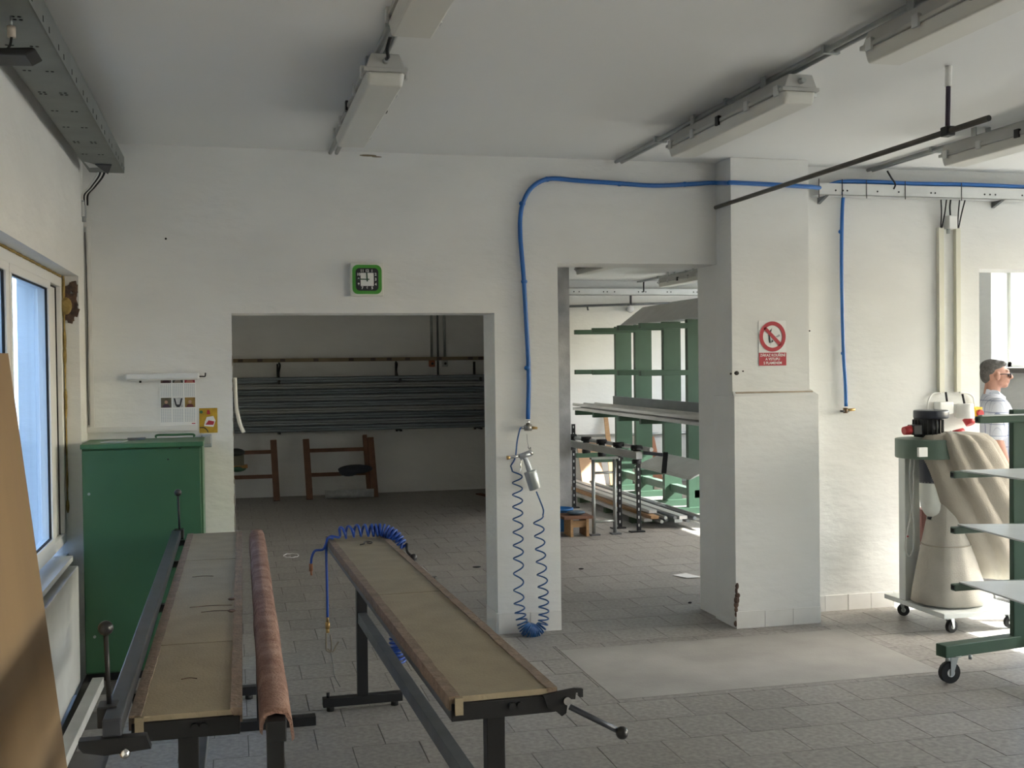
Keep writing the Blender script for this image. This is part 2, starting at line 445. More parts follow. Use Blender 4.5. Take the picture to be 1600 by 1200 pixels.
ch.build('chipped_edge', mat('chip_plaster', (.25, .23, .20), .95), wall_back)

# --- pillar
pil = MB()
pil.box((2.913, 6.31, 1.30), (3.425, YW+.02, ZC))
n = 5
pil.box((2.895, 6.245, 0), (3.45, YW+.02, 1.385))
pil.prism([(2.895, 6.245, 1.385), (2.913, 6.31, 1.42), (3.425, 6.31, 1.42), (3.45, 6.245, 1.385)], (0, .01, 0))
pillar = struct(pil.build('wall_pillar', plaster, loc=(3.17, 6.3, 0), bevel=.008), 'square white pillar with a thicker lower half')
lg = MB().obox((3.172, 6.277, 1.402), (.505, .012, .010), Matrix.Rotation(math.radians(-38), 3, 'X'))
lg.build('ledge_edge', mat('ochre_ledge', (.50, .42, .32), .9, var=.3, vscale=12), pillar)
cp = MB()
for i in range(9): cp.sphere((2.897+random.uniform(0, .012), 6.247, .03+i*.028), 1, 7, 5, (random.uniform(.008, .02), .01, random.uniform(.015, .03)))
cp.build('broken_corner', brickm, pillar, label='broken corner showing dark brick')
cp = MB()
for px, py, s in ((1151, 583, .016), (1161, 580, .006), (1265, 517, .006), (1142, 584, .008)):
    p = AY(px, py, 6.31); cp.sphere(p, 1, 8, 6, (s, .004, s*.8))
cp.build('plug_hole', mat('dark_hole', (.06, .055, .05), .95), pillar)

# --- skirting tiles
def skirting(name, pts, label, h=.10):
    """painted tiles standing along the foot of a wall, each its own piece"""
    root = struct(bpy.data.objects.new(name, None), label); col.objects.link(root); root.location = pts[0]; root['_o'] = tuple(Vector(pts[0]))
    for a, b in zip(pts, pts[1:]):
        a, b = Vector(a), Vector(b); L = (b-a).length; n = max(1, round(L/.165)); d = (b-a)/n
        nrm = Vector((d.y, -d.x, 0)).normalized()
        for i in range(n):
            p, q = a+d*i+d.normalized()*.0015, a+d*(i+1)-d.normalized()*.0015
            hh = h + random.uniform(-.004, .004); e = nrm*(.007+random.uniform(0, .0025))
            MB().add([p, q, q+e, p+e, p+Vector((0,0,hh)), q+Vector((0,0,hh)), q+e+Vector((0,0,hh)), p+e+Vector((0,0,hh))],
                     [(0,3,2,1),(4,5,6,7),(0,1,5,4),(1,2,6,5),(2,3,7,6),(3,0,4,7)]).build('skirting_tile', skirt, root)
skirting('baseboard_pillar', [(2.895, 6.245, 0), (3.45, 6.245, 0)], 'row of white painted skirting tiles round the pillar foot')
skirting('baseboard_pier', [(D1[1], YB-.02, 0), (D1[1], YW, 0), (D2[0], YW, 0)], 'white painted skirting tiles round the pier between openings', .12)
skirting('baseboard_right', [(3.47, YW, 0), (4.765, YW, 0)], 'white painted skirting tiles behind the dust extractor')

# --- right outer wall with windows, far wall, wall behind the camera, hall side wall
RW = [(-3.0, 1.4, .85), (4.1, 6.42, .85), (6.95, 9.40, 1.5), (10.2, 13.4, 1.5)]     # from, to, sill height
RZ1 = 2.48
wr = MB(); y = YN - .3
for a, b, rz in RW:
    wr.box((XR, y, -.1), (XR+.35, a, 3.0)); wr.box((XR, a, -.1), (XR+.35, b, rz)); wr.box((XR, a, RZ1), (XR+.35, b, 3.0)); y = b
wr.box((XR, y, -.1), (XR+.35, YF+.3, 3.0))
struct(wr.build('wall_right', plaster, loc=(XR, 0, 0)), 'white outer wall with a row of high windows')
for i, (a, b, RZ0) in enumerate(RW):
    w = struct(bpy.data.objects.new('window_%d' % (i+2), None), 'high metal framed window in the outer wall'); col.objects.link(w)
    w.location = (XR+.2, (a+b)/2, RZ0); w['_o'] = tuple(w.location)
    xf = XR+.2
    f = MB(); t = .05
    f.box((xf-.02, a, RZ0), (xf+.03, b, RZ0+t)).box((xf-.02, a, RZ1-t), (xf+.03, b, RZ1)).box((xf-.02, a, RZ0), (xf+.03, a+t, RZ1)).box((xf-.02, b-t, RZ0), (xf+.03, b, RZ1)).box((xf-.02, (a+b)/2-.025, RZ0), (xf+.03, (a+b)/2+.025, RZ1))
    f.build('window_frame', mat('pale_frame', (.62, .62, .55), .5), w)
    for p0, p1 in ((a+t, (a+b)/2-.025), ((a+b)/2+.025, b-t)):
        MB().box((xf, p0, RZ0+t), (xf+.004, p1, RZ1-t)).build('pane', glass, w)
    MB().box((XR-.04, a-.05, RZ0-.05), (xf-.02, b+.05, RZ0-.005)).build('window_sill', mat('dark_sill', (.17, .16, .15), .6), w)
    portal((xf+.05, (a+b)/2, (RZ0+RZ1)/2), b-a-.1, RZ1-RZ0-.1, (-1, 0, 0))
wall_far = struct(MB().box((XB-.3, YF, -.1), (XR, YF+.3, ZC2)).build('wall_far', plaster, loc=(0, YF, 0)), 'white far wall of the hall behind')
struct(MB().box((XB-.3, YB, -.1), (XB, YF, ZC2)).build('wall_hall_left', plaster), 'left end wall of the hall behind')
# wall behind the camera
struct(MB().box((XL-.3, YN-.3, -.1), (XR, YN, ZC)).build('wall_near', plaster), 'white wall behind the viewer')
# pillar standing in the hall
struct(MB().box((3.25, 11.35, -.1), (3.42, YF, ZC2)).build('wall_partition', concrete), 'short rough grey concrete wall standing inside the hall behind')
# outside: ground and the neighbour's wall
struct(MB().box((-40, -40, -.35), (50, 50, -.26)).build('ground', mat('yard_ground', (.34, .33, .30), .95, var=.2, vscale=.8)), 'pale yard ground outside the building')
nb = thing('neighbour_building', (-2.6, 10, -.26), 'pale blue ribbed sheet wall of next building outside the window', 'building')
pb = mat('pale_blue_sheet', (.42, .54, .68), .6, var=.08, vscale=2)
MB().box((-3.6, -3, -.26), (-2.62, 30, 2.9)).build('wall', pb, nb)
rb = MB()
y = -3
while y < 30:
    rb.box((-2.62, y, -.26), (-2.59, y+.30, 2.9)); y += .75
tag(rb.build('rib', pb, nb), None, None, kind='stuff')
MB().box((-2.60, -3, 1.02), (-2.57, 30, 1.12)).build('cross_rail', mat('blue_rail', (.42, .50, .62), .6), nb)
#MARK_OBJECTS
# ================================================================== CEILING
def fixture_proto():
    """twin tube moisture-proof luminaire, 1.27 m long, built along Y from (0,0,0), top at z = 0"""
    t = thing('fluorescent_lamp', (0, 0, 0), 'x', 'ceiling lamp')
    L = 1.27
    def trap(z0, w0, z1, w1, y0, y1): return [[(-w0/2, y, z0), (w0/2, y, z0), (w1/2, y, z1), (-w1/2, y, z1)] for y in (y0, y1)]
    MB().loft(trap(-.055, .150, 0, .105, 0, L), smooth=False).build('housing', lampbody, t, bevel=.004)
    MB().box((-.083, -.005, -.068), (.083, L+.005, -.052)).build('rim', lampbody, t, bevel=.003)
    MB().loft([[(-w/2, y, -.068), (w/2, y, -.068), (w*.43, y, z), (-w*.43, y, z)] for y, w, z in ((.0, .13, -.085), (.02, .15, -.118), (L-.02, .15, -.118), (L, .13, -.085))], smooth=False).build('diffuser', lensm, t, bevel=.006)
    for y in (.05, .33, .63, .93, 1.21):
        for sx in (-1, 1):
            c = MB().box((sx*.080, y-.018, -.082), (sx*.089, y+.018, -.040)).box((sx*.066, y-.012, -.048), (sx*.089, y+.012, -.040))
            c.build('clip', galvlight if y != .63 else black, t)
    for y in (.25, 1.02):
        for sx in (-1, 1): MB().box((sx*.040, y-.02, -.001), (sx*.046, y+.02, .049)).build('bracket', galv, t)
    MB().cyl((0, -.03, -.03), (0, 0, -.03), .011).build('cable_gland', greyplast, t)
    return t
fx = fixture_proto()
FIX = [(.578, 4.26, 'white tube lamp hanging before the wall clock, nearer the wall of its row', ZC),
       (.578, 2.38, 'white tube lamp of the clock row, farther from the dividing wall', ZC),
       (2.27, 4.24, 'white tube lamp in front of the pillar, nearer the dividing wall', ZC),
       (2.27, 2.38, 'white tube lamp of the pillar row, farther from the dividing wall', ZC),
       (3.86, 4.24, 'white tube lamp in the row by the outer wall, beside hanging steel pipe', ZC),
       (5.12, 11.75, 'tube lamp on the hall ceiling above the green storage rack', ZC2),
       (3.52, 9.95, 'tube lamp on the hall ceiling, nearer one beside the concrete stub wall', ZC2),
       (3.52, 12.0, 'tube lamp on the hall ceiling, far one behind the concrete stub wall', ZC2)]
for i, (x, y, lab, z) in enumerate(FIX):
    o = fx if i == 0 else copy_tree(fx)
    o.location = (x, y, z - .05); o['label'] = lab; o['group'] = 'fluorescent ceiling lamps'
def twin_rail(x, y0, y1, z, label):
    t = thing('conduit_rail', (x, (y0+y1)/2, z-.035), label, 'conduit', 'conduit rails along the lamp rows')
    MB().cyl((x-.018, y0, z-.018), (x-.018, y1, z-.018), .011, 10).build('tube', galv, t)
    MB().cyl((x+.018, y0, z-.018), (x+.018, y1, z-.018), .011, 10).build('tube', galv, t)
    k = y0 + .15
    while k < y1:
        MB().box((x-.035, k-.01, z-.032), (x+.035, k+.01, z)).build('clamp', galv, t); k += .9
twin_rail(.578, YN+.05, 6.48, ZC, 'twin steel conduit along the lamp row in front of the clock')
twin_rail(2.27, YN+.05, 6.48, ZC, 'twin steel conduit along the lamp row in front of the pillar')
twin_rail(3.955, YN+.05, 6.49, ZC, 'twin steel conduit along the lamp row beside the hanging pipe')
twin_rail(5.22, 6.95, 14.15, ZC2, 'twin steel conduit above the green rack in the hall')
# drop cables from rails
tag(MB().tube(smooth_path([(.578, 4.12, 2.78), (.57, 4.15, 2.745), (.578, 4.19, 2.73), (.578, 4.235, 2.732)]), .007, 6).build('lamp_cable', black), 'short black cable looping into the lamp before the clock', 'cable')
tag(MB().tube(smooth_path([(2.29, 5.66, 2.78), (2.33, 5.64, 2.72), (2.29, 5.6, 2.71), (2.27, 5.52, 2.732)]), .007, 6).build('lamp_cable', black), 'short black cable looping into the lamp before the pillar', 'cable')

# hanging steel pipe
e = AX(1545, 183, 2.905)
t = thing('hanging_pipe', (2.905, 5.2, 2.52), 'long dark steel pipe hung from the ceiling by a rod', 'pipe')
MB().cyl((2.905, e.y, 2.538), (2.905, 6.51, 2.538), .0125, 14).build('pipe', mat('weathered_pipe', (.10, .095, .085), .5, metal=.5, var=.2, vscale=20), t)
MB().cyl((2.905, 4.176, 2.545), (2.912, 4.18, 2.73), .010, 10).build('rod', mat('violet_black_rod', (.03, .02, .04), .5), t)
MB().cyl((2.912, 4.18, 2.725), (2.915, 4.18, 2.81), .014, 10).build('rod_sleeve', plaster, t)
MB().box((2.885, 4.15, 2.518), (2.925, 4.2, 2.558)).build('clamp', black, t, bevel=.004)
MB().cyl((2.905, e.y-.001, 2.538), (2.905, e.y+.004, 2.538), .011, 12).build('pipe_bore', rubber, t)

# --- cable tray under the ceiling over the left wall
t = thing('cable_tray', (-.64, 4.2, 2.6), 'wide perforated grey metal cable tray along ceiling over the window', 'cable tray')
TX0, TX1, TZ0 = -.705, -.535, 2.63
tb = MB().box((TX0, YN+.05, TZ0), (TX1, 6.38, TZ0+.003))
traym = mat('dull_tray_steel', (.20, .215, .205), .5, metal=.5, var=.2, vscale=5)
tb.build('tray_floor', traym, t)
MB().box((TX1-.002, YN+.05, TZ0), (TX1+.002, 6.38, TZ0+.085)).build('tray_side', traym, t)
MB().box((TX0-.002, YN+.05, TZ0), (TX0+.002, 6.38, TZ0+.085)).build('tray_side', traym, t)
hm = mat('punched_hole', (.008, .008, .009), .9)
for k in range(14):
    y = 2.0 + k*.32
    for dx in (-.062, -.045, .012, .029):
        for yy in ((y, y+.03) if k % 3 == 2 else (y,)):
            MB().cyl((-.615+dx, yy, TZ0-.0012), (-.615+dx, yy, TZ0+.001), .0055, 8, smooth=False).build('hole', hm, t)
    for dy in (0, .12): MB().box((TX1+.0005, y+.08+dy, TZ0+.014), (TX1+.0030, y+.092+dy, TZ0+.032)).build('side_slot', hm, t)
st = MB().prism([(TX0+.01, 6.05, TZ0-.001), (TX0+.09, 6.18, TZ0-.001), (TX0+.015, 6.22, TZ0-.001)], (0, 0, -.002))
st.build('torn_label', galvlight, t)
tag(MB().prism([(-.65, 6.1, 2.628), (-.57, 6.1, 2.628), (-.60, 6.22, 2.60)], (0, 0, -.004)).build('metal_offcut', darkst), 'dark triangular metal offcut hanging under the cable tray end', 'metal piece')
# cables to junction box in the corner
t = thing('corner_cables', (-.72, 6.46, 2.4), 'pale and dark cables dropping from the tray end into the corner', 'cable')
for i, (dx, m) in enumerate(((0, whiteplast), (.018, rubber), (.034, whiteplast), (.048, rubber))):
    a = AY(152, 262, 6.36); b = AY(130, 312, 6.46)
    MB().tube(smooth_path([a+Vector((dx*.8, 0, .03)), a+Vector((dx*.6, .02, -.03)), (a+b)/2+Vector((dx*.5, 0, -.01)), b+Vector((dx*.5, 0, .03)), b+Vector((dx*.4, 0, -.03))]), .007, 6).build('cable', m, t)
t = thing('junction_box', AY(128, 338, 6.5), 'small grey junction box in the corner beneath cable tray', 'junction box')
a = AY(121, 313, 6.47); b = AY(134, 340, 6.47)
MB().box((a.x, 6.455, b.z), (b.x, 6.515, a.z)).build('box', greyplast, t, bevel=.004)
c = AY(124.5, 322, 6.45); MB().cyl((c.x, 6.45, c.z), (c.x, 6.456, c.z), .007, 10).build('screw', black, t)
MB().box((b.x-.016, 6.452, b.z+.005), (b.x-.003, 6.456, a.z-.01)).build('cover_strip', whiteplast, t)
c = AY(129, 343, 6.47); MB().cyl((c.x+.005, 6.48, b.z-.022), (c.x+.005, 6.48, b.z), .012, 10).build('cable_gland', greyplast, t)
t = thing('wall_trunking', (-.735, YW, 1.26), 'white cable trunking down the corner and across above green cabinet', 'trunking')
MB().box((-.742, YW-.014, 1.262), (-.722, YW, 2.36)).build('upright_run', skirt, t)
MB().box((-.76, YW-.020, 1.248), (-.181, YW, 1.278)).build('level_run', skirt, t)
tag(MB().tube(smooth_path([(-.752, 6.515, 2.33), (-.748, 6.512, 1.9), (-.754, 6.512, 1.55), (-.75, 6.512, 1.29)]), .0018, 6).build('corner_cable', rubber), 'thin black crack line running down the corner beside white trunking', 'cable')  # thin dark tube drawn for the crack line in the corner
# gadget hung at the tray
t = thing('hanging_reflector', AY(10, 90, 3.6), 'dark flat lamp head hanging on a lead below the cable tray', 'lamp')
a = AY(-40, 88, 3.6); b = AY(60, 86, 3.6)
MB().prism([(a.x, 3.56, a.z-.004), (b.x-.03, 3.56, b.z-.012), (b.x, 3.56, b.z+.006), (b.x-.01, 3.56, b.z+.012), (a.x, 3.56, a.z+.014)], (0, .13, 0)).build('head', mat('dull_black_metal', (.02, .02, .022), .5, metal=.3), t, bevel=.004)
p = AY(18, 52, 3.6)
MB().cyl((p.x, 3.6, p.z-.012), (p.x, 3.6, p.z+.02), .012, 12).build('plug', mat('beige_plug', (.55, .48, .40), .5), t)
MB().tube(smooth_path([(p.x, 3.6, p.z-.01), (p.x-.005, 3.6, p.z-.035), (p.x-.02, 3.6, p.z-.055), (p.x-.03, 3.6, a.z+.01)]), .004, 6).build('lead', rubber, t)
MB().cyl((p.x, 3.6, p.z+.02), (p.x, 3.6, TZ0), .004, 6).build('hook_wire', galv, t)

# --- cable tray on the right wall
t = thing('wall_cable_tray', (4.4, 6.47, 2.6), 'pale perforated cable tray fixed along the wall right of the pillar', 'cable tray')
for i in range(4):
    x0 = 3.545 + [0, .16, .33, .60][i]; x1 = 3.545 + [.155, .325, .595, 3.2][i]
    zt = 2.688
    MB().box((x0, 6.40, zt-.072), (x1, 6.403, zt)).box((x0, 6.40, zt-.072), (x1, 6.50, zt-.069)).build('tray_section', galvlight, t)
for x in (3.66, 3.71, 3.74, 3.95, 4.10, 4.33, 4.36, 4.72, 4.76, 4.80, 5.0):
    MB().cyl((x, 6.3985, 2.645), (x, 6.4005, 2.645), .006, 8, smooth=False).build('hole', hm, t)
for x in (3.60, 4.86):
    MB().prism([(x, 6.41, 2.615), (x, 6.52, 2.615), (x, 6.52, 2.575)], (.02, 0, 0)).build('bracket', grey_steel, t)
for x in (3.545, 3.705, 3.873, 4.145, 4.55):
    MB().box((x-.002, 6.397, 2.60), (x+.002, 6.40, 2.715)).build('joint_strap', black, t)
tag(MB().tube(smooth_path([(4.02, 6.40, 2.775), (4.035, 6.38, 2.73), (4.06, 6.375, 2.69), (4.055, 6.385, 2.66)]), .006, 6).build('drop_cable', black), 'short black cable from ceiling conduit down to the wall tray', 'cable')
jb = thing('junction_box', (4.53, 6.49, 2.41), 'small white junction box between the two wall trunkings', 'junction box')
MB().box((4.505, 6.46, 2.43), (4.565, 6.52, 2.515)).build('box', whiteplast, jb, bevel=.005)
MB().cyl((4.515, 6.49, 2.40), (4.515, 6.49, 2.43), .012, 10).build('cable_gland', greyplast, jb)
MB().tube(smooth_path([(4.52, 6.47, 2.615), (4.515, 6.47, 2.57), (4.525, 6.48, 2.51)]), .006, 6).build('cable', rubber, jb)
for i, (x0, x1, lab) in enumerate(((4.447, 4.485, 'cream cable trunking running down the wall left of white junction box'), (4.573, 4.607, 'cream cable trunking running down the wall right of white junction box'))):
    tr = thing('cable_trunking', (x0, YW, 1.37), lab, 'trunking')
    MB().box((x0, YW-.030, 1.375), (x1, YW, 2.44)).build('duct', mat('cream_duct', (.66, .65, .54), .5), tr, bevel=.002)
    for dx in (-.008, .012):
        MB().tube(smooth_path([((x0+x1)/2+dx*2+.012*i, 6.47, 2.615), ((x0+x1)/2+dx*1.2, 6.475, 2.53), ((x0+x1)/2+dx*.3, 6.495, 2.43)]), .0045, 6).build('cable', rubber, tr)

# ================================================================== COMPRESSED AIR
t = thing('air_hose', (1.7, 6.48, 1.2), 'long blue air hose clipped over the wall and pillar down to a valve', 'hose')
wp = [(825, 655), (826, 580), (822, 500), (818, 430), (813, 370), (814, 330), (824, 302), (840, 286), (862, 279), (900, 282), (960, 286), (1020, 290), (1075, 288), (1105, 286)]
P = [AY(px, py, 6.497) for px, py in wp]
P += [AY(1122, 286, 6.47), AY(1137, 286, 6.31), AY(1146, 285.5, 6.288), AY(1200, 288, 6.288), AY(1250, 291, 6.288), AY(1268, 292, 6.31), AY(1285, 293, 6.43), Vector((3.72, 6.43, 2.704)), Vector((3.95, 6.42, 2.708)), Vector((4.2, 6.42, 2.704)), Vector((4.6, 6.42, 2.708)), Vector((5.1, 6.42, 2.704)), Vector((5.8, 6.42, 2.706)), Vector((6.7, 6.42, 2.706))]
MB().tube(smooth_path(P, 6), .0135, 10).build('hose', bluehose, t)
for px, py in ((824, 575), (819, 440), (816, 318), (855, 280), (968, 287), (1070, 288)):
    c = AY(px, py, 6.497); MB().sphere(c, .02, 10, 7, (1, .8, .8)).build('clip', bluehose, t)
v = thing('air_valve', AY(825, 668, 6.48), 'brass and chrome shut-off valve at the lower end of wall hose', 'valve')
c = AY(825, 668, 6.48)
MB().cyl(c+Vector((0, 0, -.018)), c+Vector((0, 0, .018)), .024, 14).build('body', mat('dark_chrome', (.35, .34, .33), .3, metal=.9), v)
MB().cyl(c+Vector((0, 0, .018)), c+Vector((0, 0, .045)), .013, 12).build('hose_tail', chrome, v)
MB().cyl(c+Vector((-.045, -.005, 0)), c+Vector((-.02, 0, 0)), .009, 10).build('outlet', chrome, v)
MB().cyl(c+Vector((.02, 0, -.002)), c+Vector((.055, -.01, -.004)), .009, 10, .007).build('lever', brass, v)
# coil hose of the rivet gun
ch = thing('coiled_air_hose', (1.69, 6.43, .0), 'blue spiral hose looped down the white pier to floor and back up', 'hose')
L0 = [c+Vector((-.045, -.005, 0)), AY(812, 672, 6.46), AY(808, 690, 6.45), AY(805, 715, 6.44), AY(798, 728, 6.45)]
lead = smooth_path(L0, 6)
cen = [AY(808, 735, 6.45), AY(809, 800, 6.45), AY(810, 870, 6.45), AY(811, 940, 6.45), AY(816, 972, 6.44), AY(824, 984, 6.43), AY(833, 986, 6.43), AY(842, 983, 6.43), AY(849, 970, 6.44), AY(849, 930, 6.45), AY(845, 870, 6.45), AY(841, 806, 6.45)]
def dens(th):       # loose turns high up, tight at the bottom
    pts = [(0, 0), (.20, .20), (.34, .37), (.40, .415), (.50, .50), (.60, .585), (.68, .65), (1, 1)]
    for (a, b), (c_, d_) in zip(pts, pts[1:]):
        if th <= c_: return b + (d_-b)*(th-a)/(c_-a)
    return 1
cp = coil_path(cen, lambda th: .029 + .016*math.exp(-((th-.50)/.13)**2), 38, 14, dens, up=(-1, 0, 0))
tail = smooth_path([cp[-1], AY(849, 797, 6.44), AY(845, 785, 6.44), AY(838, 768, 6.44)], 6)
MB().tube(lead + cp + tail, .0046, 6).build('spiral', mat('deep_blue_coil', (.016, .085, .25), .35), ch)
# rivet gun
g = thing('rivet_gun', AY(825, 770, 6.44), 'silver pneumatic rivet gun hanging by a wire below the valve', 'tool')
steelg = mat('cast_aluminium', (.42, .44, .47), .35, metal=.7)
def seg(a, b, r, r2=None, y=6.44, n=14): 
    return MB().cyl(AY(*a, y), AY(*b, y), r, n, r2)
seg((812, 714), (829, 708), .018, .019).build('barrel', steelg, g)
seg((795, 715), (813, 712), .008, .012).build('nozzle', chrome, g)
seg((792, 715.5), (796, 715), .012, .011).build('nose_piece', brass, g)
seg((828, 708), (831, 706.5), .02, .018).build('end_cap', chrome, g)
MB().loft([[AY(px, py, 6.44)+Vector((dx*w, dy*.013, 0)) for dx, dy in ((-1,-1),(1,-1),(1,1),(-1,1))] for px, py, w in ((819, 712, .014), (823, 722, .015), (827, 734, .016), (828, 738, .014))]).build('grip', steelg, g, bevel=.004)
seg((825, 737), (834, 765), .026).build('air_cylinder', steelg, g, bevel=.002)
p = AY(829.5, 736, 6.43); MB().cyl(AY(831, 735.5, 6.425), AY(839, 763, 6.425), .026, 14).build('oil_cylinder', mat('pale_alloy', (.55, .58, .56), .35, metal=.6), g, bevel=.002)
MB().tube(smooth_path([AY(815, 717, 6.44), AY(813, 725, 6.43), AY(814, 732, 6.43), AY(813, 737, 6.43)]), .005, 6).build('trigger', chrome, g)
MB().tube([AY(826, 700, 6.44), AY(824, 690, 6.46), AY(823, 678, 6.48)], .0012, 5).build('hanging_wire', grey_steel, g)
MB().tube(smooth_path([AY(829, 707, 6.44), AY(829, 699, 6.44), AY(827, 702, 6.44), AY(825, 698, 6.44)]), .002, 5).build('hook', grey_steel, g)
# second drop
t = thing('air_hose_drop', (3.78, 6.49, 1.25), 'straight blue air hose hanging down the wall right of pillar to a brass tap', 'hose')
MB().tube(smooth_path([AY(x, y, 6.495) for x, y in ((1318, 300), (1316, 330), (1315, 400), (1316, 480), (1318, 550), (1321, 600), (1322, 635))], 6), .0115, 10).build('hose', bluehose, t)
for px, py in ((1313, 362), (1317, 552)): MB().sphere(AY(px, py, 6.5), .014, 8, 6).build('clip', bluehose, t)
c = AY(1321, 641, 6.49)
MB().cyl(c+Vector((0, 0, -.018)), c+Vector((0, 0, .015)), .015, 12).build('tap_body', mat('dark_brass', (.16, .11, .07), .4, metal=.8), t)
MB().cyl(c+Vector((.01, 0, .0)), c+Vector((.06, -.01, .004)), .009, 10).build('tap_lever', brass, t)
MB().box(c+Vector((-.02, -.01, -.012)), c+Vector((.02, .03, .0))).build('tap_plate', grey_steel, t)

# ================================================================== ON THE DIVIDING WALL
# clock
ck = thing('wall_clock', (.757, YW-.02, 1.993), 'square white wall clock with green ring and black dial above the opening', 'clock')
gx, gz = .757, 2.082
def rsq(cx_, cz_, h, r, y, n=6):
    out = []
    for qx, qz, a0 in ((1, 1, 0), (-1, 1, 90), (-1, -1, 180), (1, -1, 270)):
        for i in range(n+1):
            a = math.radians(a0 + 90*i/n); out.append(Vector((cx_+qx*(h-r)+math.cos(a)*r, y, cz_+qz*(h-r)+math.sin(a)*r)))
    return out
def plate(h, r, y0, y1, h2=None, r2=None):
    h2 = h if h2 is None else h2; r2 = r if r2 is None else r2
    return MB().loft([rsq(gx, gz, h2, r2, y1), rsq(gx, gz, h, r, y0)], smooth=False)
plate(.094, .006, YW-.038, YW).build('case', mat('ivory_plastic', (.72, .72, .66), .4), ck, bevel=.003)
plate(.083, .032, YW-.043, YW-.037).build('ring', mat('bright_green', (.06, .30, .035), .4), ck)
plate(.064, .022, YW-.045, YW-.042).build('dial', mat('dial_black', (.02, .02, .025), .5), ck)
plate(.037, .002, YW-.0465, YW-.044).build('dial_centre', whiteplast, ck)
for i in range(12):
    a = math.radians(90 - 30*(i+1)); dx, dz = math.cos(a), math.sin(a); s = .050/max(abs(dx), abs(dz))
    text_part('numeral', str(i+1), .021, (gx+dx*s*.97, YW-.0455, gz+dz*s*.97), whiteplast, ck, depth=.0006, bold=.0006)
hg = mat('dark_green_hand', (.03, .08, .04), .4)
MB().bar((gx+.012, YW-.049, gz), (gx-.056, YW-.049, gz+.001), .006, .002, (0, 1, 0)).build('minute_hand', hg, ck)
MB().bar((gx, YW-.051, gz-.012), (gx-.003, YW-.051, gz+.038), .008, .002, (0, 1, 0)).build('hour_hand', hg, ck)
MB().cyl((gx, YW-.053, gz), (gx, YW-.046, gz), .006, 12).build('hub', hg, ck)
# sign on the pillar
sg = thing('warning_sign', (3.177, 6.306, 1.564), 'white sign with red no open flames circle and red text panel on pillar', 'sign')
sx0, sx1, sz0, sz1, sy = 3.087, 3.267, 1.564, 1.832, 6.3085
sm = (sx0+sx1)/2; zsplit = sz0 + .078
red = mat('sign_red', (.42, .025, .04), .5)
MB().box((sx0, sy-.002, sz0), (sx1, sy, sz1+.003)).build('plate', paper, sg)
MB().box((sx0, sy-.0035, sz0), (sx1, sy-.002, zsplit)).build('text_panel', red, sg)
czn = (zsplit + sz1)/2 + .002
ring = MB(); n = 40; ro, ri = .086, .064
vs = []
for y in (sy-.0055, sy-.002):
    for r in (ri, ro):
        vs += [(sm+math.cos(2*math.pi*i/n)*r, y, czn+math.sin(2*math.pi*i/n)*r*1.06) for i in range(n)]
fs = []
for i in range(n):
    j = (i+1) % n
    fs += [(i, j, n+j, n+i), (n+i, n+j, 3*n+j, 3*n+i), (i, 2*n+i, 2*n+j, j)]
ring.add(vs, fs); ring.build('prohibition_ring', red, sg)
MB().bar((sm-.052, sy-.0045, czn+.053), (sm+.052, sy-.0045, czn-.050), .021, .002, (0, 1, 0)).build('prohibition_bar', red, sg)
inkm = mat('sign_ink', (.03, .035, .045), .6)
MB().bar((sm-.026, sy-.0035, czn+.030), (sm-.016, sy-.0035, czn-.038), .009, .002, (0, 1, 0)).build('match_stick', inkm, sg)
MB().prism([(sm-.022, sy-.003, czn+.02), (sm-.008, sy-.003, czn+.03), (sm-.004, sy-.003, czn+.05), (sm-.018, sy-.003, czn+.036), (sm-.03, sy-.003, czn+.032)], (0, -.001, 0)).build('flame', inkm, sg)
MB().prism([(sm-.01, sy-.003, czn-.038), (sm+.006, sy-.003, czn-.03), (sm-.004, sy-.003, czn-.018), (sm-.016, sy-.003, czn-.055)], (0, -.001, 0)).build('flame', inkm, sg)
MB().prism([(sm+.02, sy-.003, czn+.0), (sm+.045, sy-.003, czn+.014), (sm+.05, sy-.003, czn+.003), (sm+.03, sy-.003, czn-.006)], (0, -.001, 0)).build('cigarette', mat('sign_grey', (.35, .37, .38), .6), sg)
for i, w in enumerate(('ZÁKAZ KOUŘENÍ', 'A VSTUPU', 'S PLAMENEM')):
    text_part('lettering', w, .0225, (sm, sy-.0038, zsplit-.016-.0235*i), paper, sg, depth=.0004, bold=.0004, squeeze=.93)
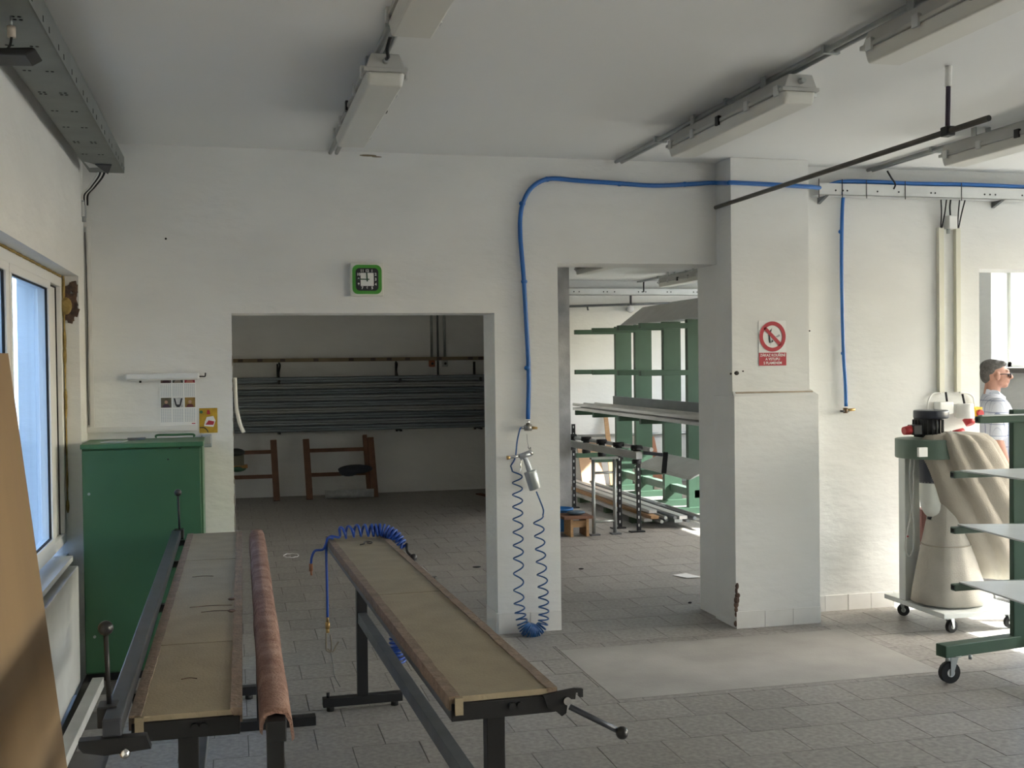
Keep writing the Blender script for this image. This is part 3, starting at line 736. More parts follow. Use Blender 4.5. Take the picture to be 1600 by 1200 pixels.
# calendar
cl = thing('wall_calendar', (-.285, YW-.003, 1.27), 'white year calendar with two rows of small pictures above the green cabinet', 'calendar')
MB().box((-.382, YW-.004, 1.276), (-.190, YW-.001, 1.552)).build('sheet', paper, cl)
pics = [((.16, .10, .09), (.05, .02, .03)), ((.07, .08, .07), (.28, .24, .20)), ((.45, .05, .08), (.5, .2, .16)), ((.14, .13, .09), (.06, .03, .05)), ((.7, .7, .7), (.03, .03, .04)), ((.36, .23, .06), (.12, .03, .03))]
for i, (bgc, fgc) in enumerate(pics):
    k = i % 3; r = i // 3
    x0 = -.376 + k*.063; x1 = x0 + .055; z1 = (1.545, 1.4305)[r]; z0 = z1 - (.034, .054)[r]
    pm_ = MB().box((x0, YW-.0052, z0), (x1, YW-.004, z1)).build('picture', mat('picture_bg_%d' % i, bgc, .7, var=.4, vscale=40), cl)
    m2 = mat('picture_fg_%d' % i, fgc, .7); xm = (x0+x1)/2
    if i == 4:
        MB().bar((x0+.008, YW-.0056, z1-.004), (x0+.018, YW-.0056, z0+.008), .008, .001, (0,1,0)).bar((x1-.008, YW-.0056, z1-.004), (x1-.018, YW-.0056, z0+.008), .008, .001, (0,1,0)).box((xm-.009, YW-.006, z0+.001), (xm+.009, YW-.0054, z0+.016)).build('figure', m2, pm_)
    else:
        MB().prism([(x0+.006, YW-.0054, z0), (x1-.006, YW-.0054, z0), (xm+.012, YW-.0054, z0+.018), (xm-.012, YW-.0054, z0+.018)], (0, -.0006, 0)).build('figure', m2, pm_)
        if r: MB().cyl((xm, YW-.0054, z0+.030), (xm, YW-.0062, z0+.030), .009, 14).build('figure_head', mat('picture_skin', (.45, .27, .20), .7), pm_)
gl = mat('calendar_print', (.42, .46, .50), .8)
for r, (zt, zb) in enumerate(((1.505, 1.436), (1.370, 1.296))):
    for k in range(3):
        m = MB()
        for q in range(6):
            x = -.376 + k*.063 + q*.0095
            for j in range(9): m.box((x, YW-.0046, zt-(j+1)*(zt-zb)/9+.0015), (x+.005, YW-.004, zt-j*(zt-zb)/9-.002))
        m.build('date_columns', gl, cl)
MB().box((-.215, YW-.0046, 1.284), (-.196, YW-.004, 1.289)).build('red_mark', red, cl)
cd = thing('wall_card', (-.126, YW-.003, 1.232), 'small yellow picture card pinned right of the calendar', 'card')
MB().box((-.175, YW-.004, 1.232), (-.078, YW-.001, 1.369)).build('sheet', mat('card_yellow', (.55, .34, .02), .6, var=.35, vscale=25), cd)
MB().prism([(-.15, YW-.004, 1.27), (-.10, YW-.004, 1.265), (-.088, YW-.004, 1.30), (-.10, YW-.004, 1.325), (-.135, YW-.004, 1.32), (-.145, YW-.004, 1.295)], (0, -.001, 0)).build('pale_patch', paper, cd)
MB().prism([(-.143, YW-.005, 1.278), (-.10, YW-.005, 1.276), (-.095, YW-.005, 1.295), (-.125, YW-.005, 1.302)], (0, -.001, 0)).prism([(-.135, YW-.005, 1.335), (-.115, YW-.005, 1.335), (-.12, YW-.005, 1.358), (-.132, YW-.005, 1.36)], (0, -.001, 0)).build('red_patch', red, cd)
MB().cyl((-.164, YW-.004, 1.348), (-.164, YW-.0052, 1.348), .009, 12).build('green_spot', greenpaint, cd)
MB().tube(smooth_path([(-.173, YW-.004, 1.262), (-.15, YW-.004, 1.262), (-.135, YW-.004, 1.25), (-.128, YW-.004, 1.236)]), .0025, 5).build('dark_line', inkm, cd)
wt = thing('wall_tube_lamp', (-.34, YW-.04, 1.525), 'slim white tube lamp on the wall above the calendar', 'lamp')
a = AY(200, 591, 6.47); b = AY(306, 590, 6.47)
MB().box((-.555, YW-.05, 1.532), (-.17, YW-.005, 1.565)).build('body', mat('lamp_white', (.74, .76, .76), .4), wt, bevel=.008)
MB().box((-.545, YW-.052, 1.527), (-.18, YW-.012, 1.534)).build('diffuser', lensm, wt)
MB().tube(smooth_path([(-.17, YW-.03, 1.545), (-.155, YW-.03, 1.545), (-.14, YW-.03, 1.546), (-.137, YW-.03, 1.565)]), .004, 6).build('hook', black, wt)
MB().cyl((-.48, YW-.03, 1.515), (-.48, YW-.03, 1.53), .006, 8).build('screw', black, wt)
sb = thing('socket_box', (-.135, YW-.03, 1.155), 'grey plastic socket box on the wall beside green cabinet top', 'socket')
MB().box((-.165, YW-.045, 1.155), (-.108, YW, 1.225)).build('box', mat('blue_grey_plastic', (.30, .34, .38), .5), sb, bevel=.006)
MB().box((-.160, YW-.05, 1.175), (-.113, YW-.044, 1.22)).build('lid', greyplast, sb, bevel=.003)
tag(MB().tube(smooth_path([AY(x, y, 6.84) for x, y in ((367, 590), (368, 615), (370, 640), (375, 662), (381, 676))]), .011, 8).build('white_hose', mat('dirty_white_hose', (.60, .60, .58), .6)), 'dirty white hose end sticking out behind the wide opening edge', 'hose')
nh = MB()
for px, py, r in ((259, 373, .006), (69, 335, .004)): 
    p = AY(px, py, YW); nh.sphere((p.x, YW, p.z), r, 8, 5)
nh.build('nail_hole', hm, wall_back)
p = AY(575, 243, YW); cr = MB()
cr.sphere((p.x, YW, p.z), 1, 8, 5, (.05, .004, .006)).sphere((p.x+.05, YW, p.z-.006), 1, 8, 5, (.03, .004, .004))
cr.build('flaked_paint', mat('flake_brown', (.22, .18, .12), .9), wall_back)

# ================================================================== GREEN CABINET
gc = thing('metal_cabinet', (-.45, 6.3, 0), 'green painted steel cabinet standing in the corner by the window', 'cabinet')
cx0, cx1, cy0, cy1, ct = -.742, -.150, 6.10, 6.50, 1.20
MB().box((cx0, cy0+.02, .04), (cx1, cy1, ct)).build('body', greenpaint, gc, bevel=.004)
dr = MB().box((cx0+.004, cy0, .05), (cx1-.012, cy0+.022, ct-.02)).build('door', greenpaint, gc, bevel=.003)
MB().box((cx0-.004, cy0-.006, ct-.012), (cx1+.004, cy1, ct+.012)).build('top', greenedge, gc, bevel=.003)
MB().box((cx0+.01, cy0+.03, 0), (cx1-.01, cy1-.02, .04)).build('plinth', black, gc)
for px, py in ((139, 772), (148, 995)):
    p = AY(px, py, cy0); MB().cyl((p.x, cy0-.006, p.z), (p.x, cy0+.002, p.z), .007, 10).build('lock', galv, dr)
for dx, z in ((.48, 1.18), (.42, 1.125)): MB().cyl((cx0+dx, cy0-.003, z), (cx0+dx, cy0+.002, z), .0045, 8).build('screw', black, dr)
tag(MB().tube(smooth_path([(-.40, 6.42, 1.218), (-.39, 6.42, 1.232), (-.30, 6.42, 1.232), (-.21, 6.42, 1.232), (-.20, 6.42, 1.218)]), .006, 6).build('bent_rod', greenedge), 'green bent metal rod lying on top of the green cabinet', 'rod')
tag(MB().prism([(-.66, 6.2, 1.2125), (-.55, 6.18, 1.2125), (-.53, 6.30, 1.2125), (-.64, 6.33, 1.2125)], (0, 0, .004)).build('plastic_sheet', mat('clear_film', (.45, .50, .47), .25)), 'small crumpled plastic sheet on top of the green cabinet', 'sheet')
tag(MB().bar((-.54, 6.36, 1.219), (-.45, 6.38, 1.219), .014, .012).bar((-.54, 6.38, 1.219), (-.45, 6.36, 1.219), .012, .012).build('pliers', grey_steel), 'small grey pliers lying on the green cabinet', 'pliers')
# ================================================================== BENCHES
def bench(name, near, far, width, zt, label, panels, lever_side):
    """long narrow padded work bench; near and far are the centre line ends"""
    n, f = Vector((*near, 0)), Vector((*far, 0)); u = (f-n).normalized(); v = Vector((u.y, -u.x, 0)); L = (f-n).length
    t = thing(name, (n.x, n.y, 0), label, 'work bench')
    def P(a, b, z): return n + u*a + v*b + Vector((0, 0, z))
    h = width/2
    def slab(m, a0, a1, b0, b1, z0, z1):
        return m.add([P(a0,b0,z0), P(a0,b1,z0), P(a1,b1,z0), P(a1,b0,z0), P(a0,b0,z1), P(a0,b1,z1), P(a1,b1,z1), P(a1,b0,z1)], [(0,3,2,1),(4,5,6,7),(0,1,5,4),(1,2,6,5),(2,3,7,6),(3,0,4,7)])
    cuts = [0] + panels + [L]
    for a, b in zip(cuts, cuts[1:]): slab(MB(), a+.001, b-.001, -h+.012, h-.012, zt-.016, zt-.002+random.uniform(-.001, .001)).build('top_panel', clothm, t)
    for s in (-1, 1):
        m = MB(); k = int(L/.05); rings = []
        for i in range(k+1):
            a = L*i/k; w = .012 + .004*noise.noise((a*9, s*3, 0)); z = zt + .0015*noise.noise((a*14, s, 5))
            rings.append([P(a, s*(h+.004), zt-.034+.004*noise.noise((a*11, s, 9))), P(a, s*(h+.004), z), P(a, s*(h-w-.012), z+.001), P(a, s*(h-w-.012), zt-.006), P(a, s*(h-.006), zt-.034)])
        m.loft(rings, smooth=False).build('edge_tape', tapem, t)
        slab(MB(), 0, L, s*(h-.035), s*(h-.001), zt-.060, zt-.017).build('side_rail', darkst if s < 0 else black, t, bevel=.002)
    for a in (0, L-.035): slab(MB(), a-.004, a+.035, -h+.002, h-.002, zt-.062, zt-.018).build('end_rail', black, t, bevel=.002)
    slab(MB(), -.012, -.002, -h+.01, -h+.03, zt-.045, zt-.003).build('end_tape', clothm, t)
    legs = (.10, L-.20)
    for a in legs:
        slab(MB(), a-.022, a+.022, -.024, .024, .035, zt-.06).build('leg', black, t, bevel=.002)
        ft_ = slab(MB(), a-.025, a+.025, -.185, .185, .022, .062).build('foot', black, t, bevel=.003)
        for b in (-.15, .15): MB().cyl(P(a, b, 0), P(a, b, .024), .018, 10).build('glide', rubber, ft_)
        MB().cyl(P(a, -.16, .06), P(a, -.16, .085), .008, 8).build('bolt', black, ft_)
    slab(MB(), legs[0], legs[1], -.02, .02, .40, .45).build('stretcher', grey_steel, t, bevel=.002)
    for b in (.02, .04): MB().cyl(P(-.014, b, zt-.035), P(-.004, b, zt-.035), .009, 8).build('bolt', black, t)
    return t, P, u, v, L
bR, P, u, v, L = bench('work_bench', (.6465, 2.75), (.565, 5.5), .272, .78, 'narrow padded work bench with blue hose on it, in front of the white pier', [.42, .83, 1.30, 1.72, 2.05, 2.40], 1)
# latch and ball lever at the near right corner
MB().prism([P(-.012, .10, .765), P(-.012, .185, .775), P(-.012, .205, .772), P(-.012, .205, .752), P(-.012, .196, .752), P(-.012, .194, .765), P(-.012, .186, .764), P(-.012, .184, .748), P(-.012, .165, .75), P(-.012, .16, .715), P(-.012, .148, .708), P(-.012, .135, .72), P(-.012, .11, .735)], u*.012).build('latch_plate', black, bR)
c0 = AY(890, 1104, 2.74); c1 = AY(972, 1145, 2.70)
lv = MB().cyl(c0, c1, .0075, 10).build('lever', darkst, bR)
MB().sphere(c1, .0165, 16, 10).build('lever_ball', plastic_blk, lv)
MB().cyl(P(-.024, .160, .748), P(-.012, .160, .748), .010, 12).build('pivot_bolt', chrome, bR)
for a, b in ((1.55, .14), (2.5, .14)): MB().bar(P(a, .136, .765), P(a+.03, .150, .765), .02, .03).build('side_clip', black, bR)

bL, P2, u2, v2, L2 = bench('work_bench', (-.117, 2.80), (-.09, 5.80), .252, .78, 'narrow padded work bench with a long clamp bar, nearest the window', [.7, 1.45, 2.2, 2.66], -1)
MB().bar((-.272, 2.68, .792), (-.268, 5.72, .792), .042, .04).build('clamp_bar', darkst, bL, bevel=.004)
for y in (3.0, 4.1, 5.0, 5.6): MB().box((-.255, y, .752), (-.225, y+.03, .778)).build('hinge_bracket', black, bL)
MB().prism([(-.345, 2.69, .765), (-.20, 2.69, .765), (-.19, 2.69, .735), (-.29, 2.69, .728), (-.335, 2.69, .738), (-.345, 2.69, .75)], (0, .03, 0)).build('latch_plate', black, bL)
MB().sphere((-.245, 2.68, .733), .012, 10, 7).build('pivot_bolt', chrome, bL)
for (xa, ya) in ((-.289, 2.80), (-.254, 5.72)):
    lv = MB().cyl((xa, ya, .80), (xa-.005, ya, .985), .0055, 10).build('lever', black, bL)
    MB().sphere((xa-.005, ya, .992), .0175, 16, 10).build('lever_ball', plastic_blk, lv)
    MB().box((xa-.025, ya-.03, .765), (xa+.02, ya+.03, .815)).build('lever_block', black, lv, bevel=.004)
for y, x0, x1 in ((4.02, -.15, -.01), (3.93, -.11, -.005), (4.6, -.16, -.08), (3.1, -.14, -.1)):
    MB().tube(smooth_path([(x0, y, .7795), ((x0+x1)/2, y+.008, .7798), (x1, y-.004, .7795)]), .0012, 5).build('tear_mark', brickm, bL)
for y in (3.92, 4.12): MB().sphere((-.01, y, .78), 1, 8, 6, (.014, .02, .005)).build('torn_spot', brickm, bL)

# carpet covered rail
cr = thing('rail_stand', (.10, 2.9, 0), 'slim rail on black posts covered in red brown carpet, between the benches', 'stand')
def RC(y): return .090 + (.111-.090)*(y-2.75)/(5.8-2.75)
MB().bar((RC(2.70), 2.70, .745), (RC(5.8), 5.8, .745), .046, .05).build('beam', black, cr, bevel=.003)
rings = []
N_ = 90
for i in range(N_+1):
    y = 2.73 + (5.80-2.73)*i/N_; x = RC(y); w = .034 + .003*noise.noise((y*3, 0, 0)); dl = .05+.014*noise.noise((y*5, 2, 0)); dr = .06+.016*noise.noise((y*5, 7, 0)); zt = .782 + .002*noise.noise((y*4, 4, 4))
    out = [(x-w-.004, y, zt-dl), (x-w-.001, y, zt-.02), (x-w+.008, y, zt), (x, y, zt+.005), (x+w-.008, y, zt), (x+w+.002, y, zt-.02), (x+w+.008, y, zt-dr)]
    inn = [(px+(.006 if px < x else -.006 if px > x else 0), yy, z-.007) for px, yy, z in reversed(out)]
    rings.append(out + inn)
MB().loft(rings, smooth=True).build('carpet_cover', carpet, cr, label='shaggy red brown carpet strip draped over the rail')
for y in (2.84, 5.12):
    MB().box((RC(y)-.021, y-.02, .04), (RC(y)+.021, y+.02, .72)).build('post', black, cr, bevel=.002)
    MB().box((RC(y)-.215, y-.025, 0), (RC(y)+.235, y+.025, .042)).build('foot', black, cr, bevel=.003)

# hose coil lying over the right bench
hz = thing('bench_air_hose', (.5, 5.4, .0), 'blue coiled air hose slung over the far end of the bench', 'hose')
cm = mat('bench_blue_coil', (.012, .055, .30), .3)
cp1 = coil_path([(.485, 5.36, .812), (.56, 5.37, .818), (.63, 5.37, .818)], .027, 4, 14)
cp2 = coil_path([(.63, 5.37, .818), (.69, 5.36, .815), (.735, 5.33, .79), (.765, 5.30, .745)], .027, 10, 14)
MB().tube(cp1, .0062, 7).build('loose_coil', cm, hz)
MB().tube(cp2, .0062, 7).build('tight_coil', cm, hz)
MB().tube(smooth_path([cp2[-1], (.785, 5.27, .725), (.80, 5.25, .705)]), .0062, 7).build('tail', rubber, hz)
MB().sphere((.808, 5.24, .70), .0185, 12, 8).build('plug', plastic_blk, hz)
MB().tube(smooth_path([cp1[0], (.48, 5.35, .795), (.442, 5.35, .80), (.421, 5.35, .785), (.417, 5.35, .72), (.418, 5.35, .55), (.418, 5.35, .42)]), .0062, 7).build('drop_line', cm, hz)
MB().tube(smooth_path([(.45, 5.35, .79), (.425, 5.34, .795), (.415, 5.34, .765), (.40, 5.34, .742), (.365, 5.34, .738), (.35, 5.34, .71), (.345, 5.34, .675)]), .0062, 7).build('branch_line', cm, hz)
MB().cyl((.345, 5.34, .68), (.345, 5.34, .645), .009, 10).cyl((.345, 5.34, .645), (.347, 5.34, .625), .005, 8).build('end_fitting', mat('copper_fitting', (.35, .16, .09), .4, metal=.6), hz)
MB().cyl((.418, 5.35, .425), (.418, 5.35, .40), .006, 10).cyl((.418, 5.35, .40), (.418, 5.35, .37), .011, 10).cyl((.418, 5.35, .37), (.418, 5.35, .35), .008, 10).build('brass_coupling', brass, hz)
MB().tube(smooth_path([(.412, 5.35, .35), (.410, 5.35, .30), (.412, 5.35, .27), (.43, 5.35, .26), (.435, 5.35, .29), (.43, 5.35, .34)]), .004, 6).tube(smooth_path([(.415, 5.35, .275), (.44, 5.35, .26), (.455, 5.35, .285), (.468, 5.35, .305)]), .004, 6).build('blow_nozzle', mat('dull_nozzle', (.25, .22, .18), .4, metal=.7), hz)
MB().tube(smooth_path([(.43, 5.35, .26), (.44, 5.35, .2), (.445, 5.33, .15), (.47, 5.32, .10)]), .0015, 5).build('thin_wire', grey_steel, hz)
hc = thing('hanging_coil', (.727, 5.25, .16), 'blue spiral hose hanging below the bench beside its far leg', 'hose')
MB().tube(coil_path([(.757, 5.29, .74), (.74, 5.27, .60), (.728, 5.25, .45), (.727, 5.25, .34), (.73, 5.25, .215)], lambda th: .022+.014*th, 22, 12, dens=lambda t: t**.8), .0058, 6).build('spiral', cm, hc)
MB().tube(smooth_path([(.757, 5.29, .735), (.765, 5.30, .755), (.768, 5.30, .77)]), .0058, 6).build('lead', cm, hc)
tag(MB().tube(smooth_path([(.555, 5.17, .783), (.575, 5.18, .785), (.58, 5.22, .786), (.60, 5.24, .785), (.615, 5.21, .785), (.605, 5.19, .784), (.59, 5.20, .785)]), .0026, 6).build('bent_wire', black), 'little black bent wire lying on the bench top', 'wire')

# ================================================================== BOARD LEANING ON THE LEFT WALL
top = AY(13, 552, 4.12); bot = AY(119.5, 1248, 4.12); bot.z = 0
t = thing('leaning_board', (bot.x-.1, 3.3, 0), 'large brown fibreboard leaning against the window wall', 'board')
e = (top-bot).normalized(); nn = e.cross(Vector((0, 1, 0))).normalized()
if nn.x > 0: nn = -nn
th = .022
MB().prism([bot, bot+Vector((0, -1.5, 0)), top+Vector((0, -1.5, 0)), top], nn*th).build('panel', mdf, t, bevel=.004)
MB().prism([bot+nn*.001+Vector((0, .0012, 0)), top+nn*.001+Vector((0, .0012, 0)), top+nn*(th-.001)+Vector((0, .0012, 0)), bot+nn*(th-.001)+Vector((0, .0012, 0))], (0, -.003, 0)).build('cut_edge', mdfedge, t)

# ================================================================== DUST EXTRACTOR
dc = thing('dust_extractor', (4.2, 6.05, 0), 'wheeled dust extractor with grey column, green fan housing and canvas bags', 'machine')
pgrey = mat('pale_grey_paint', (.62, .65, .63), .5, var=.08)
MB().box((3.955, 5.74, .095), (4.50, 6.36, .125)).build('base_plate', pgrey, dc, bevel=.004)
def caster(parent, x, y, r, zt, ang=0, wr=rubber, w=None):
    w = w or r*.7
    R_ = Matrix.Rotation(ang, 3, 'Z'); off = R_ @ Vector((r*.45, 0, 0)); ax = R_ @ Vector((0, 1, 0)); c = Vector((x, y, r)) + off
    k = MB().cyl((x, y, zt-.006), (x, y, zt), r*.8, 12).build('caster', galv, parent)
    MB().cyl(c-ax*w/2, c+ax*w/2, r, 22).build('wheel', wr, k)
    MB().cyl(c-ax*(w/2+.002), c+ax*(w/2+.002), r*.4, 14).build('wheel_hub', galvlight, k)
    f_ = MB()
    for s in (-1, 1):
        q = ax*s*(w/2+.006)
        a = Vector((x, y, zt-.006)) - off*.6; b = Vector((x, y, zt-.006)) + off*1.2
        f_.prism([a+q, b+q, c+off*.3+q-Vector((0,0,r*.25)), c-off*.3+q-Vector((0,0,r*.25))], ax*s*.003)
    f_.build('fork', galv, k)
    return k
for x, y in ((4.02, 6.28), (4.03, 5.80), (4.42, 5.80), (4.42, 6.28)): caster(dc, x, y, .036, .096, random.uniform(-.6, .6))
MB().box((3.958, 6.13, .125), (4.06, 6.20, 1.045)).build('column', pgrey, dc, bevel=.004)
p = AY(1418, 838, 6.13); MB().cyl((p.x, 6.126, p.z), (p.x, 6.131, p.z), .006, 8).build('rivet', redplast, dc)
hx = 4.045
MB().cyl((hx+.025, 6.06, 1.0), (hx+.025, 6.06, 1.115), .19, 36).build('fan_housing', palegreen, dc, bevel=.006)
q = AY(1440, 706, 5.87); MB().box((q.x-.028, 5.852, q.z-.028), (q.x+.028, 5.872, q.z+.026)).build('rating_plate', whiteplast, dc)
mo = MB().cyl((hx+.02, 6.05, 1.125), (hx+.02, 6.05, 1.235), .082, 24).build('motor', plastic_blk, dc)
for i in range(20):
    a = 2*math.pi*i/20; d = Vector((math.cos(a), math.sin(a), 0))
    MB().bar(Vector((hx+.02, 6.05, 1.135))+d*.084, Vector((hx+.02, 6.05, 1.228))+d*.084, .004, .012, d).build('fin', plastic_blk, mo)
MB().cyl((hx+.04, 6.05, 1.235), (hx+.04, 6.05, 1.285), .102, 26).build('motor_cap', mat('blue_black_cap', (.03, .035, .05), .4), mo, bevel=.008)
MB().box((hx-.11, 6.0, 1.14), (hx-.05, 6.07, 1.20)).build('terminal_box', plastic_blk, mo, bevel=.006)
MB().cyl((hx-.155, 6.035, 1.165), (hx-.105, 6.035, 1.17), .024, 16, .03).build('red_plug', redplast, mo)
r_ = [AY(1452, y, 6.0) for y in (718, 726, 734, 745)]
k = MB(); rings = []
for i in range(26):
    z = 1.0 - i*.0058; rr = .062 + (.004 if i % 2 else 0); rings.append([(4.045+math.cos(2*math.pi*j/20)*rr, 6.0+math.sin(2*math.pi*j/20)*rr, z) for j in range(20)])
k.loft(rings).build('ribbed_duct', mat('dark_duct', (.04, .045, .06), .5), dc)
MB().tube(smooth_path([(4.045, 6.0, .86), (4.045, 6.0, .80), (4.05, 6.0, .745), (4.075, 6.0, .70), (4.13, 5.99, .70), (4.17, 5.98, .75)]), [.063]*18+[.066]*23, 18).build('elbow_hose', mat('translucent_white_hose', (.62, .63, .58), .4), dc)
MB().cyl((4.075, 6.0, .635), (4.075, 6.0, .655), .045, 18).build('hose_band', plastic_blk, dc)
def bag(sections, ncirc, ycen, foldamp, seedv, folds):
    rings = []
    for z, x0, x1, ry in sections:
        cxx = (x0+x1)/2; rx = (x1-x0)/2; r = []
        for i in range(ncirc):
            a = 2*math.pi*i/ncirc
            m_ = 1 - sum(cw*math.exp(-((((a-(ca+cs*(1.1-z))) + math.pi) % (2*math.pi) - math.pi)/wd)**2) for ca, cs, cw, wd in folds) + foldamp*.8*noise.noise((math.cos(a)*2+seedv, math.sin(a)*2, z*4))
            r.append((cxx+math.cos(a)*rx*m_, ycen+math.sin(a)*ry*m_, z+.01*noise.noise((a, seedv, z*5))))
        rings.append(r)
    return rings
def px_section(y, xl, xr, ry, Y):
    a, b = AY(xl, y, Y), AY(xr, y, Y); return ((a.z+b.z)/2, a.x, b.x, ry)
low = [px_section(y, a, b, r, 5.97) for y, a, b, r in ((768, 1466, 1490, .05), (782, 1461, 1496, .08), (812, 1456, 1502, .11), (850, 1449, 1514, .14), (890, 1441, 1526, .17), (920, 1436, 1536, .19), (938, 1434, 1540, .195), (948, 1446, 1530, .17))]
low[-1] = (.128, low[-1][1], low[-1][2], .17)
MB().loft(bag(low, 56, 5.99, .02, 1.0, [(4.4, .1, .05, .25), (5.2, -.2, .04, .2), (3.6, .2, .04, .2)])).build('lower_bag', canvasp, dc, label='pale dusty canvas collecting sack standing on the base')
MB().tube([(low[3][1]*.5+low[3][2]*.5+math.cos(2*math.pi*i/30)*(low[3][2]-low[3][1])*.51, 5.99+math.sin(2*math.pi*i/30)*.142, low[3][0]-.0) for i in range(30)], .004, 6, closed=True).build('bag_seam', canvas, dc)
up = [px_section(y, a, b, r, 5.93) for y, a, b, r in ((676, 1475, 1520, .06), (679, 1456, 1548, .13), (690, 1450, 1560, .17), (715, 1450, 1573, .19), (745, 1457, 1588, .20), (785, 1470, 1604, .20), (825, 1488, 1612, .19), (860, 1508, 1612, .165), (888, 1530, 1606, .13), (904, 1546, 1592, .07))]
MB().loft(bag(up, 110, 5.98, .03, 2.3, [(3.75, .75, .22, .16), (4.35, .85, .20, .13), (4.85, 1.3, .14, .10), (5.6, .3, .16, .2), (.6, .2, .15, .2), (1.6, .4, .2, .2), (2.6, .1, .15, .2)])).build('upper_bag', canvas, dc, label='sagging grey canvas filter bag on top')
MB().box((4.13, 6.22, .44), (4.28, 6.33, .66)).build('switch_box', mat('red_brown_panel', (.20, .085, .075), .6), dc)
MB().tube(smooth_path([AY(x, y, 5.99) for x, y in ((1450, 690), (1432, 694), (1424, 710), (1421, 745), (1423, 785), (1427, 812), (1427, 850), (1422, 868), (1415, 860), (1416, 835), (1422, 805), (1426, 780), (1427, 740), (1431, 706), (1440, 694))], 6), .0045, 6).build('cord', mat('grey_cord', (.40, .40, .37), .6), dc)
tag(MB().tube(smooth_path([(4.62, 6.2, .065), (4.72, 6.14, .065), (4.85, 6.12, .065), (5.0, 6.2, .065)]), [.062 if i % 2 else .057 for i in range(25)], 14).build('flexible_duct', mat('ribbed_grey', (.25, .25, .25), .5)), 'ribbed grey flexible duct lying on floor right of dust extractor', 'duct')

# sockets on the wall behind
s1 = thing('power_socket', (4.615, 6.45, 1.18), 'white industrial socket with red plug under the trunking', 'socket')
MB().cyl((4.615, 6.46, 1.205), (4.615, 6.46, 1.30), .058, 20, .05).build('body', whiteplast, s1, bevel=.004)
MB().box((4.575, 6.46, 1.21), (4.655, 6.52, 1.295)).build('back_plate', whiteplast, s1)
MB().cyl((4.625, 6.45, 1.205), (4.632, 6.43, 1.165), .036, 16, .03).build('plug', redplast, s1)
MB().cyl((4.615, 6.47, 1.30), (4.615, 6.49, 1.36), .007, 8).build('cable', rubber, s1)
s2 = thing('power_socket', (4.48, 6.47, 1.23), 'white socket half hidden behind the black fan motor', 'socket')
MB().box((4.42, 6.45, 1.235), (4.525, 6.52, 1.315)).build('body', whiteplast, s2, bevel=.01)
MB().cyl((4.487, 6.47, 1.315), (4.492, 6.49, 1.375), .007, 8).build('cable', rubber, s2)
MB().tube(smooth_path([(4.36, 6.5, 1.25), (4.37, 6.5, 1.32), (4.40, 6.5, 1.365), (4.465, 6.5, 1.372)]), .006, 6).build('white_lead', whiteplast, s2)
s3 = thing('emergency_stop', (4.713, 6.48, 1.19), 'yellow emergency stop box with round red button on the wall', 'switch')
MB().box((4.684, 6.46, 1.192), (4.744, 6.52, 1.275)).build('box', yellowp, s3, bevel=.004)
MB().cyl((4.718, 6.44, 1.236), (4.718, 6.462, 1.236), .023, 18).build('button', redplast, s3, bevel=.004)
MB().tube(smooth_path([(4.60, 6.5, 1.372), (4.66, 6.5, 1.365), (4.70, 6.5, 1.34), (4.712, 6.5, 1.275)]), .006, 6).build('white_lead', whiteplast, s3)
s4 = thing('loose_plug', AY(1497, 678, 6.2), 'loose red plug lying behind the canvas bag top', 'plug')
c = AY(1497, 676, 6.2)
MB().cyl(c+Vector((-.03, 0, -.005)), c+Vector((.035, 0, .005)), .02, 14, .024).build('body', redplast, s4)
MB().cyl(c+Vector((-.055, 0, .006)), c+Vector((-.03, 0, -.004)), .008, 8).build('cord_end', mat('blue_lead', (.03, .05, .16), .5), s4)

# ================================================================== TROLLEY RACK
tr = thing('trolley_rack', (3.7, 4.95, 0), 'green wheeled rack with pale shelves on side arms in front of dust extractor', 'rack')
MB().box((3.795, 4.93, .17), (3.93, 4.965, 1.335)).build('post', greenrack, tr, bevel=.004)
shelf = mat('pale_shelf', (.72, .74, .73), .45, var=.08)
for i, z in enumerate((1.295, 1.030, .758, .478)):
    xt = 3.55 if i == 0 else 3.41
    MB().box((xt, 4.86, z-.020), (4.3, 4.90, z+.014)).build('arm', palegreen if i else greenrack, tr, bevel=.006)
    MB().box((xt-.001, 4.868, z-.012), (xt+.003, 4.892, z+.007)).build('arm_bore', rubber, tr)
    if i:
        (tx, ty), fy, ny = (((1500, 737), 734, 751), ((1496, 821), 821, 848), ((1498, 911), 909, 945))[i-1]
        a_, b_, c_ = AZ(tx, ty, z+.015), AZ(1600, fy, z+.015), AZ(1600, ny, z+.015)
        MB().prism([a_, a_+(b_-a_)*2.2, a_+(c_-a_)*2.2], (0, 0, .008)).build('shelf_plate', shelf, tr, bevel=.002)
    else: MB().box((3.57, 4.862, z+.014), (4.3, 4.898, z+.02)).build('shelf_plate', shelf, tr)
MB().bar((3.35, 4.89, .165), (4.45, 5.06, .165), .07, .06).build('base_beam', greenrack, tr, bevel=.004)
MB().bar((3.93, 4.20, .165), (3.93, 4.92, .165), .07, .06).build('cross_beam', greenrack, tr, bevel=.004)
caster(tr, 3.43, 4.905, .052, .138, math.pi, w=.03)
caster(tr, 4.36, 5.04, .052, .138, 0, w=.03)
caster(tr, 3.93, 4.27, .052, .138, 1.5, w=.03)
for x in (3.375, 3.50): MB().cyl((x, 4.87, .118), (x, 4.87, .14), .009, 6).build('bolt', galv, tr)
